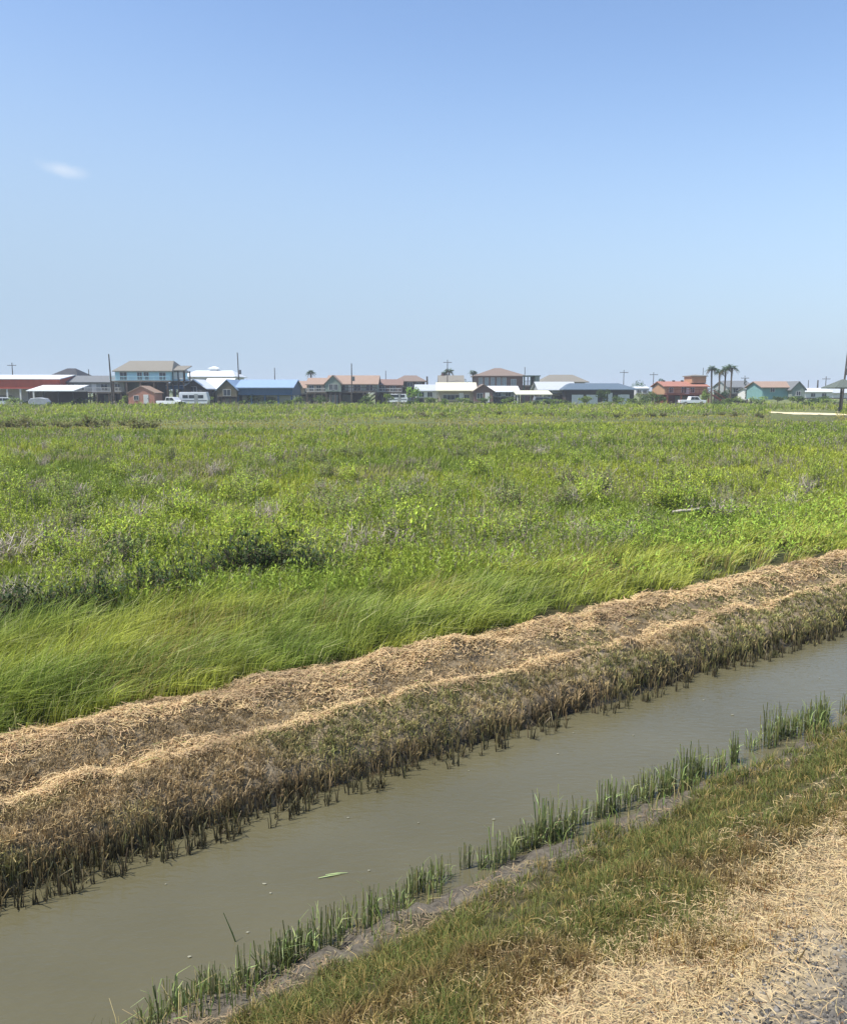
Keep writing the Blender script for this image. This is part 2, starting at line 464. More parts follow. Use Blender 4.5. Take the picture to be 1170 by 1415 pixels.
me.vertices.add(N * 6); me.vertices.foreach_set("co", V.astype(np.float32).ravel())
me.loops.add(len(fi)); me.loops.foreach_set("vertex_index", fi.astype(np.int32))
me.polygons.add(len(fi) // 3); me.polygons.foreach_set("loop_start", np.arange(0, len(fi), 3, dtype=np.int32))
at = me.attributes.new("tint", 'FLOAT_COLOR', 'POINT')
g = uni(.04, .22, N); g = np.where(uni(0, 1, N) < .06, uni(.22, .34, N), g)
cc = np.ones((N, 6, 4), np.float32); cc[..., :3] = (g[:, None] * np.array([[1.0, .91, .77]]))[:, None, :]
at.data.foreach_set("color", cc.ravel()); me.update(); me.validate()
gm, gn, gl, gp_ = nodemat("gravel_stone")
ga = gn.new("ShaderNodeAttribute"); ga.attribute_name = "tint"; gl.new(ga.outputs["Color"], gp_.inputs["Base Color"])
gp_.inputs["Roughness"].default_value = .85
me.materials.append(gm)
o = bpy.data.objects.new("gravel", me); COL.objects.link(o)
tag(o, "grey crushed stone gravel at the edge of the road", "gravel", kind="stuff")

# far bank: mown brown stubble, dark wet stalks at the water, two windrows of straw
R = Ribbons()
s, t = scatter(72000, -1.6, 75, 5.82, 7.25, 1.25)
wob = (fbm(s * .55, t * 0 + 3.3, 5, 3) - .5) * .30
tt = t + wob + bank_shift(s, t)
k = (uni(0, 1, len(s)) < np.where(tt < 5.96, .10 * smooth(5.76, 5.94, tt), 1.0)) & (uni(0, 1, len(s)) < 1.1 - .9 * np.exp(-((tt - 6.62) / .1) ** 2))
k &= fbm(s * 5, t * 5, 41, 3) > .26
s, t, tt = s[k], t[k], tt[k]; n_ = len(s)
low = 1 - smooth(5.93, 6.06, tt)
th = np.where(low > .5, uni(.08, .19, n_), uni(.025, .075, n_) * (1 - .4 * smooth(6.4, 6.8, tt)))
mixg = fbm(s * .8, t * 2, 45, 3); far = smooth(6, 13, s)
gq = np.clip(smooth(.36, .62, mixg + .26 * far + .22 * (6.45 - tt)) * uni(.2, 1.2, n_), 0, 1)
tb = uni(.5, 1.3, n_) * (.6 + .8 * fbm(s * 3.2, t * 5, 43, 2))
s, t, i, oa = tufts(s, t, 6, .024); N = len(s)
low = low[i][:, None]; g = np.clip(gq[i] + rng.normal(0, .12, N), 0, 1)[:, None]
P = ground_pts(s, t, -.01); P[:, 2] = np.maximum(P[:, 2], WATER_Z - .03)
top = np.array(lin(190, 164, 120)) * (1 - g) + np.array(lin(142, 144, 82)) * g
top = top * (tb[i] * uni(.75, 1.3, N))[:, None]
dk = (uni(0, 1, N) < .15)[:, None]; top = np.where(dk, top * .4, top)
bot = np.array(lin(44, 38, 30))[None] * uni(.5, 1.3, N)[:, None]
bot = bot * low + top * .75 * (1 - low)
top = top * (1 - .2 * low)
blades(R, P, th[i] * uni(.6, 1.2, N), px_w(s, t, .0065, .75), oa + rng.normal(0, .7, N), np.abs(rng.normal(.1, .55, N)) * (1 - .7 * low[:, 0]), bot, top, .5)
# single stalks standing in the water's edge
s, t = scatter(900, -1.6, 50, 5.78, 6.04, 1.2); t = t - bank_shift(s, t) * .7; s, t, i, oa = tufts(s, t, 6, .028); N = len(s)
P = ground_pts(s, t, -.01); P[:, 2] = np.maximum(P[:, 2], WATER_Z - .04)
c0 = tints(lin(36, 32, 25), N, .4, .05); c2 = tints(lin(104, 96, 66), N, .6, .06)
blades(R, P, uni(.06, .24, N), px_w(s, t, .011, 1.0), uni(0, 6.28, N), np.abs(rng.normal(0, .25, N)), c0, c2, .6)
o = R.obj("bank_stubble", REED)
tag(o, "brown mown reed stubble on the far bank with dark stalks at the water", "stubble", kind="stuff")

R = Ribbons()
s, t = scatter(480000, -1.6, 90, 6.3, 8.0, 1.25)
wob = (fbm(s * .55, t * 0 + 3.3, 5, 3) - .5) * .30
tt = t + wob
up = .16 * (fbm(s * 1.1, t * 2.2, 49, 3) - .5)
d1 = np.exp(-((tt - 7.34 - up) / .22) ** 2) * (.8 + .5 * fbm(s * 1.4, t * 3, 55, 3)); d2 = np.exp(-((tt - 6.60 - up * .6) / .10) ** 2) * .95
mid = .26 * (fbm(s * 1.5, t * 3.0, 59, 3) > .5)
k = uni(0, 1, len(s)) < np.clip(d1 + d2 + mid * (tt > 6.5) * (tt < 7.2), 0, 1) * (.6 + .7 * (fbm(s * 4.2, t * 6, 57, 3) > .38)) - .22 * np.exp(-((tt - 6.92) / .13) ** 2)
s, t, tt = s[k], t[k], tt[k]; N = len(s)
hump = fbm(s * 3.5, t * 3.5, 63, 3)
P = ground_pts(s, t) + np.array([[0, 0, 1.]]) * (.006 + .07 * hump ** 2 * uni(.2, 1.2, N))[:, None]
old = smooth(.45, .65, fbm(s * 1.3, t * 4.0, 58, 4))[:, None] * .6
c = tints(lin(200, 174, 130), N, .16, .03) * (1 - old) + tints(lin(142, 120, 94), N, .25, .03) * old
br = uni(0, 1, N) < .08; c[br] = tints(lin(110, 86, 58), br.sum(), .25, .05)
gp2 = uni(0, 1, N) < .02; c[gp2] = tints(lin(140, 140, 80), gp2.sum(), .2, .05)
az = math.pi / 2 - A + rng.normal(0, 1.0, N)
strands(R, P, np.where(uni(0, 1, N) < .06, uni(.10, .22, N), uni(.02, .09, N)), px_w(s, t, .0032, .55), az, rng.normal(0, .25, N), c, .2)
o = R.obj("straw_windrow", STRAW)
tag(o, "two rows of cut tan straw lying along the far bank of the ditch", "straw", kind="stuff")

# tall cordgrass behind the straw, bent by the wind, growing in tussocks
R = Ribbons()
s, t = scatter(9500, -2.4, 90, 7.55, 11.2, 1.2)
e = 7.66 + (fbm(s * .8, t * 0 + 1, 65, 3) - .5) * .5 + (fbm(s * 3, t * 0 + 7, 66, 2) - .5) * .25
k = (t > e) & (uni(0, 1, len(s)) < 1.0 - .8 * smooth(9.4, 10.8, t + (fbm(s * .5, t * .5, 67, 3) - .5) * 2)) & (uni(0, 1, len(s)) < 1 - .35 * smooth(6, 12, s))
s, t, e = s[k], t[k], e[k]; n_ = len(s)
th = (.22 + .55 * fbm(s * 1.3, t * 1.3, 69, 4) * uni(.55, 1.25, n_)) * (.7 + .3 * smooth(0, .7, t - e)) * (1 - .3 * smooth(5, 14, s))
hue = smooth(.32, .68, fbm(s * .6, t * 1.1, 71, 4) + .22 * smooth(4, 10, s)) * uni(.5, 1.1, n_)
orq = (fbm(s * .9, t * .9, 73, 3) > .60) * uni(0, 1, n_)
tb = uni(.65, 1.3, n_)
s, t, i, oa = tufts(s, t, 20, .10); N = len(s)
a_ = np.clip(hue[i] + rng.normal(0, .1, N), 0, 1)[:, None]
c = np.array(lin(130, 148, 66)) * (1 - a_) + np.array(lin(178, 182, 78)) * a_
c = np.where((uni(0, 1, N) < orq[i] * .7)[:, None], np.array(lin(156, 142, 84)), c) * (tb[i] * uni(.6, 1.4, N))[:, None]
pale = (uni(0, 1, N) < .10)[:, None]; c = np.where(pale, np.array(lin(190, 190, 130)) * uni(.7, 1.1, N)[:, None], c)
wx = np.cos(oa) * .35 + math.cos(WIND - .2) * .75 + rng.normal(0, .25, N); wy = np.sin(oa) * .35 + math.sin(WIND - .2) * .75 + rng.normal(0, .25, N)
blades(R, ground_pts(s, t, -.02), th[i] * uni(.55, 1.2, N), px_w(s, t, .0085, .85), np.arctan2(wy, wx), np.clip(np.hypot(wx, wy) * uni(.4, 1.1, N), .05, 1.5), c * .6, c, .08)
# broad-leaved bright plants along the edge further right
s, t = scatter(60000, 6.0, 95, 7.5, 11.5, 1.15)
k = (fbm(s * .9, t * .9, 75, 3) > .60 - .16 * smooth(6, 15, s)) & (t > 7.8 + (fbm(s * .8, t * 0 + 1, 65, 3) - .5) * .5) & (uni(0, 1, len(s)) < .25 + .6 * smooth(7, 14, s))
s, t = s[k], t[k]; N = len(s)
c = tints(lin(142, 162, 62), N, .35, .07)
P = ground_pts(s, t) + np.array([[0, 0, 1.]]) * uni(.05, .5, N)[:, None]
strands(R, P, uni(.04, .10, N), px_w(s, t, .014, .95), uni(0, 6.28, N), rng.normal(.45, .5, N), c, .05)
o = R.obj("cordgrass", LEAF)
tag(o, "tall bright green grass bent by the wind along the straw", "grass", kind="stuff")

# the open marsh: fine grass and leafy sprigs; far ones coarser
FIELD_H = CAM_H + .38
def strip_edge(x):                # depth where the low yellow strip begins, as a function of x (it runs obliquely)
    return 72 + .28 * x
def field(n, d0, d1, pw):
    u = uni(0, 1, n)
    D = (d0 ** (1 - pw) + u * (d1 ** (1 - pw) - d0 ** (1 - pw))) ** (1 / (1 - pw))
    x = D * uni(-.60, .60, n)
    s, t = xy2st(x, D)
    k = t > 9.6
    return s[k], t[k], x[k], D[k]
R = Ribbons()
s, t, x, D = field(270000, 11, 170, 1.55)
SANDY = lambda x, D: (585 + x / D * F / math.cos(PITCH) > 1066) & (585 + x / D * F / math.cos(PITCH) < 1156) & (D > 78) & (D < 138)
k = ~(SANDY(x, D) & (D > 99) & (D < 128) & (uni(0, 1, len(x)) < .97)); s, t, x, D = s[k], t[k], x[k], D[k]
se = strip_edge(x) + (fbm(x * .05, D * .03, 81, 3) - .5) * 14
instrip = smooth(-6, 4, D - se) * (1 - smooth(12, 22, D - se))
N = len(s)
cl = fbm(x * .35, D * .35, 83, 4)
h = (.14 + .34 * cl * uni(.5, 1.3, N)) * (1 - .65 * instrip) * (1 + 1.3 * smooth(105, 140, D)) * (1 - .65 * SANDY(x, D))
hue = fbm(x * .16, D * .11, 85, 4)
c_d = np.array(lin(134, 152, 58)); c_l = np.array(lin(178, 184, 68)); c_y = np.array(lin(190, 170, 80)); c_b = np.array(lin(168, 156, 118))
a_ = smooth(.34, .66, hue)[:, None]
c = c_d * (1 - a_) + c_l * a_
c = c * (1 - .8 * instrip[:, None]) + c_y * .8 * instrip[:, None]
bw = ((fbm(x * .5, D * .25, 87, 3) > .59) & (uni(0, 1, N) < .5))[:, None]
c = np.where(bw, c_b, c) * uni(.7, 1.3, N)[:, None]
pale = (uni(0, 1, N) < .04)[:, None]; c = np.where(pale, np.array(lin(170, 165, 140)), c)
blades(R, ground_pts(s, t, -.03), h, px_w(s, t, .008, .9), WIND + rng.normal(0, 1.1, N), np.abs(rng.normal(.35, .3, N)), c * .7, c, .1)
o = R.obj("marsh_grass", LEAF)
tag(o, "mixed green and yellowish marsh grass covering the wide field", "grass", kind="stuff")

R = Ribbons()
s, t, x, D = field(46000, 11, 165, 1.5)
se = strip_edge(x)
k = (uni(0, 1, len(s)) < 1 - .95 * smooth(-8, 0, D - se) * (1 - smooth(16, 24, D - se))) & (fbm(x * .22, D * .16, 89, 4) > .40) & ~SANDY(x, D)
s, t, x, D = s[k], t[k], x[k], D[k]; N = len(s)
base = ground_pts(s, t, -.02)
big = np.clip(fbm(x * .22, D * .16, 89, 4) - .3, 0, 1)
h = (.26 + .7 * big) * uni(.6, 1.25, N) * (1 + 1.0 * smooth(100, 135, D))
kind = uni(0, 1, N)
twig = kind < .10 + .38 * (fbm(x * .35, D * .18, 95, 3) > .57)
hue = smooth(.3, .7, fbm(x * .2, D * .12, 99, 4))[:, None]
c = np.array(lin(136, 158, 60)) * (1 - hue) + np.array(lin(176, 188, 70)) * hue
c = c * uni(.75, 1.25, N)[:, None]
c[twig] = tints(lin(166, 156, 134), twig.sum(), .25, .04)
laz = uni(0, 6.28, N); lean = uni(0, .45, N)
blades(R, base, h, px_w(s, t, .006, .6), laz, lean, c * .6, c * .8, .5)
lv = np.stack([np.cos(laz), np.sin(laz), np.zeros(N)], 1)
for j in range(10):
    f = uni(.3, 1.0, N)
    P = base + np.array([[0, 0, 1.]]) * (h * f * (1 - .2 * lean * f))[:, None] + lv * (h * lean * f * f)[:, None]
    L = uni(.025, .075, N) * np.maximum(1, D / 26) ** .9
    az = uni(0, 6.28, N); el = uni(.1, 1.2, N)
    d = np.stack([np.cos(az) * np.cos(el), np.sin(az) * np.cos(el), np.sin(el)], 1)
    sv = unit(np.stack([-np.sin(az), np.cos(az), uni(-.5, .5, N)], 1))
    wl_ = np.where(twig, .12, .34) * L
    wl_ = np.maximum(wl_, D / 846 * .6)
    cc = c * uni(.75, 1.25, N)[:, None]
    R.add(P, P + d * (L * .5)[:, None], P + d * L[:, None], sv, wl_ * .4, wl_, wl_ * .15, cc, cc * 1.05)
o = R.obj("marsh_weeds", LEAF)
tag(o, "leafy green weeds and grey dead stems standing through the marsh grass", "weeds", kind="stuff")


# ---------------------------------------------------------------- plants (things)
def gnd(px, py, z=-.36):
    v = (707.5 - py) / F
    fy = math.cos(PITCH) + v * math.sin(PITCH); fz = -math.sin(PITCH) + v * math.cos(PITCH)
    k = (z - CAM_H) / fz
    return (px - 585) / F * k, fy * k
def gz_xy(x, y):
    s, t = xy2st(x, y); return float(ground_z(np.array([s]), np.array([t]))[0])
def empty(name, loc, rz=0.0):
    o = bpy.data.objects.new(name, None); COL.objects.link(o)
    o.empty_display_size = .3; o.location = loc; o.rotation_euler = (0, 0, rz)
    return o
def copy_tree(o, parent=None):
    c = o.copy(); COL.objects.link(c)
    c.parent = parent
    for ch in list(o.children): copy_tree(ch, c)
    return c

TWIG = leafmat("twig", .05, .85, .15)
def shrub_meshes(leafcol, stemcol, nst, nleaf, hgt, spread, leaf, dv=.3, wl_ratio=.42):
    """upright stems fanning from the base and leaves along the upper stems"""
    Rl, Rs = Ribbons(), Ribbons()
    az = uni(0, 6.28, nst); le = np.abs(rng.normal(0, spread, nst)); h = hgt * uni(.5, 1.1, nst) * (1 - .25 * np.clip(le, 0, 1.5))
    r0 = np.sqrt(uni(0, 1, nst)) * hgt * .28
    a0 = uni(0, 6.28, nst)
    base = np.stack([r0 * np.cos(a0), r0 * np.sin(a0), np.full(nst, -.06)], 1)
    lv = np.stack([np.cos(az), np.sin(az), np.zeros(nst)], 1)
    c = tints(stemcol, nst, .3, .05)
    mid = base + np.array([[0, 0, 1.]]) * (h * .5)[:, None] + lv * (h * le * .35)[:, None]
    tip = base + np.array([[0, 0, 1.]]) * h[:, None] + lv * (h * le)[:, None]
    side = unit(np.stack([-np.sin(az), np.cos(az), uni(-.2, .2, nst)], 1))
    Rs.add(base, mid, tip, side, .016, .012, .006, c * .8, c)
    for f0 in (.35, .5, .65, .8):          # side twigs
        f = np.clip(f0 + uni(-.08, .08, nst), 0, 1)[:, None]
        P = base + (tip - base) * f
        ta = uni(0, 6.28, nst); te = uni(.1, 1.0, nst); tl = h * uni(.12, .32, nst)
        d = np.stack([np.cos(ta) * np.cos(te), np.sin(ta) * np.cos(te), np.sin(te)], 1) * tl[:, None]
        Rs.add(P, P + d * .5, P + d, unit(np.stack([-np.sin(ta), np.cos(ta), uni(-.5, .5, nst)], 1)), .01, .008, .005, c, c * 1.1)
    if nleaf:
        i = rng.integers(0, nst, nleaf); f = uni(.30, 1.05, nleaf)[:, None]
        P = base[i] * (1 - f) + tip[i] * f + rng.normal(0, .045 * hgt, (nleaf, 3))
        P[:, 2] = np.maximum(P[:, 2], .03)
        a_ = uni(0, 6.28, nleaf); e_ = uni(-.2, 1.25, nleaf); L = leaf * uni(.6, 1.4, nleaf)
        d = np.stack([np.cos(a_) * np.cos(e_), np.sin(a_) * np.cos(e_), np.sin(e_)], 1) * L[:, None]
        clump = .75 + .5 * uni(0, 1, nst)[i]
        cl = tints(leafcol, nleaf, dv, .07) * clump[:, None]
        Rl.add(P, P + d * .5, P + d, unit(np.stack([-np.sin(a_), np.cos(a_), uni(-.6, .6, nleaf)], 1)), L * wl_ratio * .35, L * wl_ratio, L * .06, cl * .9, cl * 1.05)
    ms = Rs.mesh("stems"); ms.materials.append(TWIG)
    ml = None
    if nleaf: ml = Rl.mesh("foliage"); ml.materials.append(LEAF)
    return ml, ms
KINDS = {}
def kind(key, n, *a, **k): KINDS[key] = [shrub_meshes(*a, **k) for _ in range(n)]
kind('bright', 4, lin(170, 186, 70), lin(130, 130, 90), 34, 1000, .85, .42, .052)
kind('dull', 4, lin(138, 150, 82), lin(140, 128, 112), 36, 760, .8, .5, .055)
kind('dark', 4, lin(66, 84, 42), lin(66, 58, 48), 46, 600, .75, .8, .06)
kind('dead', 4, lin(140, 128, 112), lin(168, 156, 144), 60, 0, .75, .6, .05)
kind('far', 3, lin(112, 112, 66), lin(120, 104, 84), 34, 300, .8, .9, .13, wl_ratio=.5)

def shrub(key, x, y, sc, label, group=None, cat='shrub', name='marsh_shrub', sq=1.0, whole=False):
    ml, ms = random.choice(KINDS[key])
    z = gz_xy(x, y) - .02
    r = random.uniform(0, 6.28)
    if ml is None:
        o = bpy.data.objects.new(name, ms); COL.objects.link(o)
        o.location = (x, y, z); o.rotation_euler = (0, 0, r)
    else:
        o = empty(name, (x, y, z), r)
        for nm, me in (('foliage', ml), ('stems', ms)):
            c = bpy.data.objects.new(nm, me); COL.objects.link(c); c.parent = o
    o.scale = (sc * random.uniform(.9, 1.25), sc * random.uniform(.9, 1.25), sc * sq * random.uniform(.85, 1.1))
    tag(o, label, cat, group)
    return o
SH = {'bright': ("bright yellow green leafy shrub in the open marsh", "bright shrubs across the marsh"),
      'dull': ("dull grey green open shrub in the middle of the marsh", "dull green shrubs across the marsh"),
      'dead': ("bare grey twiggy dead shrub among the marsh grass", "dead twiggy shrubs across the marsh")}
for key, cnt, y0, y1 in (('bright', 110, 612, 800), ('dull', 80, 606, 800), ('dead', 56, 612, 790)):
    got = 0
    while got < cnt:
        px, py = random.uniform(-30, 1200), y0 + (y1 - y0) * random.random() ** 1.25
        x, y = gnd(px, py)
        s_, t_ = xy2st(x, y)
        if t_ < 11.2: continue
        shrub(key, x, y, random.uniform(.6, 1.25) * (1 if key != 'dead' else .85), *SH[key], name='marsh_shrub' if key != 'dead' else 'dead_shrub')
        got += 1
# the dark low shrubs behind the tall grass on the left
for px, py, sc in [(8, 862, .9), (40, 868, .8), (75, 858, .7), (120, 850, .8), (150, 846, .75), (195, 836, .8), (225, 832, .9), (255, 826, .9), (300, 812, .9), (335, 806, 1.1),
                   (365, 800, 1.2), (395, 800, 1.2), (420, 806, .9), (455, 808, .7), (480, 806, .65), (520, 800, .65), (560, 796, .6), (600, 792, .6)]:
    x, y = gnd(px + random.uniform(-6, 6), py)
    shrub('dark', x, y, sc * 1.08, "dark low shrub in the row behind the tall bright grass", "dark shrubs behind the tall grass")
for px, py in [(160, 775), (182, 780)]:
    x, y = gnd(px, py); shrub('dark', x, y, .8, "small dark shrub standing alone behind the dark row at left", "pair of dark shrubs behind the row")
for px, py in [(350, 790), (410, 780), (435, 796), (20, 845), (700, 800)]:
    x, y = gnd(px, py); shrub('dead', x, y, .8, "bare grey twigs tangled into the dark shrub row", "grey twigs in the dark row", name='dead_shrub')
# striking clumps at the right
for px, py, sc, key, lab in [(915, 712, 1.25, 'bright', "rounded pale yellow green shrub left of the grey brush heap"),
                             (962, 705, 1.1, 'bright', "tall yellow green shrub right behind the grey brush heap"),
                             (830, 682, 1.3, 'dull', "broad dark olive shrub standing alone before the middle houses"),
                             (975, 722, .9, 'dark', "dark low bush beside the bleached log"),
                             (1110, 690, 1.1, 'dead', "wide heap of grey dead twigs at the far right of the marsh"),
                             (1128, 684, .9, 'dark', "dark bush beside the grey twig heap at far right")]:
    x, y = gnd(px, py); shrub(key, x, y, sc, lab, name='marsh_shrub' if key != 'dead' else 'dead_shrub')
x, y = gnd(998, 722); shrub('dead', x, y, 1.15, "tangled heap of bare grey branches beside the bleached log", name='brush_heap', cat='brush heap')
# bleached log
def tube(pts, rad, nseg=8):
    vs, fs = [], []
    for i, p in enumerate(pts):
        a = Vector(pts[max(0, i - 1)]); b = Vector(pts[min(len(pts) - 1, i + 1)]); d = (b - a).normalized()
        u = d.cross(Vector((0, .3, 1))); u.normalize(); w = d.cross(u)
        for k in range(nseg):
            q = 2 * math.pi * k / nseg; vs.append(tuple(Vector(p) + (u * math.cos(q) + w * math.sin(q)) * rad[i]))
    for i in range(len(pts) - 1):
        for k in range(nseg):
            fs.append((i * nseg + k, i * nseg + (k + 1) % nseg, (i + 1) * nseg + (k + 1) % nseg, (i + 1) * nseg + k))
    fs.append(tuple(range(nseg))[::-1]); fs.append(tuple(range((len(pts) - 1) * nseg, len(pts) * nseg)))
    return vs, fs

class MB:
    """collects solids and builds them as one mesh object; z up, local to its parent"""
    def __init__(self): self.v = []; self.f = []
    def raw(self, vs, fs):
        b = len(self.v); self.v += [tuple(v) for v in vs]; self.f += [tuple(i + b for i in f) for f in fs]; return self
    def box(self, x0, x1, y0, y1, z0, z1):
        return self.raw([(x0, y0, z0), (x1, y0, z0), (x1, y1, z0), (x0, y1, z0), (x0, y0, z1), (x1, y0, z1), (x1, y1, z1), (x0, y1, z1)],
                        [(0, 3, 2, 1), (4, 5, 6, 7), (0, 1, 5, 4), (1, 2, 6, 5), (2, 3, 7, 6), (3, 0, 4, 7)])
    def extr(self, poly, axis, a, b):
        """extrude a 2-D outline along x (poly in y,z) or y (poly in x,z)"""
        n = len(poly)
        P = lambda p, q: (q, p[0], p[1]) if axis == 'x' else (p[0], q, p[1])
        return self.raw([P(p, a) for p in poly] + [P(p, b) for p in poly],
                        [tuple(range(n))[::-1], tuple(range(n, 2 * n))] + [(i, (i + 1) % n, n + (i + 1) % n, n + i) for i in range(n)])
    def tube(self, pts, rad, nseg=8): return self.raw(*tube(pts, rad, nseg))
    def build(self, name, m, parent=None, bevel=0.0):
        me = bpy.data.meshes.new(name); me.from_pydata(self.v, [], self.f); me.validate(); me.update()
        import bmesh
        bm = bmesh.new(); bm.from_mesh(me); bmesh.ops.recalc_face_normals(bm, faces=bm.faces); bm.to_mesh(me); bm.free()
        me.materials.append(m)
        o = bpy.data.objects.new(name, me); COL.objects.link(o)
        if parent: o.parent = parent
        if bevel:
            b = o.modifiers.new("bevel", 'BEVEL'); b.width = bevel; b.segments = 2; b.limit_method = 'ANGLE'
        return o
x, y = gnd(950, 720)
b = MB(); b.tube([(-.65, .1, .10), (-.3, .02, .16), (.1, 0, .17), (.45, -.05, .24), (.7, -.05, .30)], [.06, .075, .07, .055, .03]); b.tube([(.1, 0, .18), (.25, .15, .36), (.3, .2, .40)], [.04, .03, .015], 6)
o = b.build('log', mat('bleached_wood', lin(178, 168, 156), .85, .3, 9)); o.location = (x, y, gz_xy(x, y) + .18); o.rotation_euler = (0, 0, .2); o.scale = (.55, .55, .5)
tag(o, "bleached grey log lying by the brush heap at right", "log")
# the row of dark shrubs beyond the yellow strip, and bushes further on
for i in range(78):
    px = -20 + i * 15.6 + random.uniform(-9, 9)
    if 235 < px < 545 or px > 1055: continue
    left = px < 420
    if not left and random.random() < .25: continue
    py = (591 if left else 575) + random.uniform(-3, 2)
    x, y = gnd(px, py)
    if left: shrub('far', x, y, random.uniform(1.0, 1.7), "brownish low bush in the left row beyond the yellow strip of grass", "brownish bushes at left beyond the yellow strip", name='marsh_bush', cat='bush', sq=.75)
    else: shrub('far', x, y, random.uniform(.9, 1.5), "brownish low bush in the long row before the middle and right houses", "brownish bushes in the long row before the houses", name='marsh_bush', cat='bush', sq=.7)

# reed clumps standing along the near waterline
def reed_mesh(n, h, r):
    Rr = Ribbons()
    a0 = uni(0, 6.28, n); r0 = r * np.sqrt(uni(0, 1, n))
    base = np.stack([r0 * 1.5 * np.cos(a0), r0 * .7 * np.sin(a0), np.full(n, -.16)], 1)
    hh = (h * uni(.45, 1.1, n) + .16); la = uni(0, 6.28, n); le = np.abs(rng.normal(.05, .09, n))
    c2 = tints(lin(130, 140, 82), n, .45, .07); c0 = tints(lin(66, 70, 44), n, .3, .05)
    blades(Rr, base, hh, uni(.006, .011, n), la, le, c0, c2, .75)
    blades(Rr, base, hh, uni(.006, .011, n), la, le, c0, c2, .75)
    k = n
    i = rng.integers(0, n, k); f = uni(.2, .9, k)
    P = base[i] + np.array([[0, 0, 1.]]) * (hh[i] * f)[:, None]
    c = tints(lin(150, 164, 104), k, .35, .07)
    blades(Rr, P, uni(.05, .13, k), .008, uni(0, 6.28, k), uni(.3, 1.5, k), c * .85, c, .15)
    dry = max(3, n // 4)
    i = rng.integers(0, n, dry); c = tints(lin(176, 160, 110), dry, .25, .05)
    blades(Rr, base[i], hh[i] * uni(.5, .9, dry), .008, uni(0, 6.28, dry), uni(.2, 1.2, dry), c * .7, c, .3)
    me = Rr.mesh("reed_clump"); me.materials.append(REED); return me
RM = [reed_mesh(n, h, r) for n, h, r in ((26, .22, .075), (18, .18, .06), (34, .26, .10), (14, .24, .045), (40, .18, .13), (22, .15, .09), (30, .20, .11))]
spots = [(205, 1418), (250, 1400), (285, 1385), (335, 1365), (380, 1338), (405, 1330), (450, 1305), (497, 1278), (548, 1246), (590, 1220), (612, 1210), (637, 1198), (662, 1196), (690, 1188),
         (715, 1176), (735, 1168), (762, 1156), (785, 1146), (805, 1138), (835, 1124), (862, 1112), (888, 1102), (922, 1090), (950, 1080), (975, 1066), (995, 1058), (1020, 1046), (1046, 1034),
         (1070, 1024), (1095, 1014), (1118, 1004), (1143, 992), (1165, 982), (1190, 970)]
spots += [(300, 1372), (360, 1352), (425, 1318), (475, 1290), (520, 1262), (570, 1232), (650, 1204), (704, 1182), (724, 1172), (748, 1162), (773, 1151), (796, 1142), (820, 1131), (848, 1118), (875, 1107), (897, 1098),
          (910, 1093), (935, 1084), (962, 1072), (986, 1062), (1008, 1052), (1033, 1040), (1058, 1029), (1083, 1018), (1107, 1008), (1130, 998), (1155, 987), (1178, 976)]
for i, (px, py) in enumerate(spots):
    if i > 33 and i % 5 == 0: continue
    px += random.uniform(-6, 6)
    x, y = gnd(px, py + random.uniform(-4, 5), WATER_Z + .02)
    s_, t_ = xy2st(x, y)
    o = bpy.data.objects.new('reed_clump', RM[(i * 3 + 1) % 7] if px < 560 else RM[(i * 2) % 7]); COL.objects.link(o)
    o.location = (x, y, max(WATER_Z, gz_xy(x, y)) + .0); o.rotation_euler = (0, 0, math.pi / 2 - A + random.uniform(-.4, .4))
    k = random.uniform(.65, 1.3); o.scale = (k * .85, k * .85, k * random.uniform(.85, 1.5))
    tag(o, "green cut reed clump standing at the near edge of the water", "reeds", "reed clumps along the near edge of the ditch")
# thinner reeds between the clumps
Rr = Ribbons()
s, t = scatter(4200, -.6, 40, 3.92, 4.36, 1.2)
k = fbm(s * 2.2, t * 3, 121, 3) > .42
s, t = s[k], t[k]; N = len(s)
P = ground_pts(s, t, -.02)
c2 = tints(lin(112, 130, 66), N, .35, .08)
c2[uni(0, 1, N) < .3] = np.array(lin(170, 155, 105))
blades(Rr, P, uni(.05, .2, N), px_w(s, t, .007, .75), uni(0, 6.28, N), np.abs(rng.normal(.1, .3, N)), c2 * .5, c2, .4)
s, t = scatter(9000, -.6, 30, 3.62, 4.12, 1.2)
k = fbm(s * 4, t * 4, 123, 3) > .45
s, t = s[k], t[k]; N = len(s)
strands(Rr, ground_pts(s, t, .008), uni(.02, .11, N), px_w(s, t, .004, .6), uni(0, 6.28, N), rng.normal(0, .3, N), tints(lin(128, 112, 84), N, .45, .05))
o = Rr.obj('sparse_reeds', REED)
tag(o, "thin reed stalks and fallen bits along the near muddy edge of the ditch", "reeds", kind="stuff")
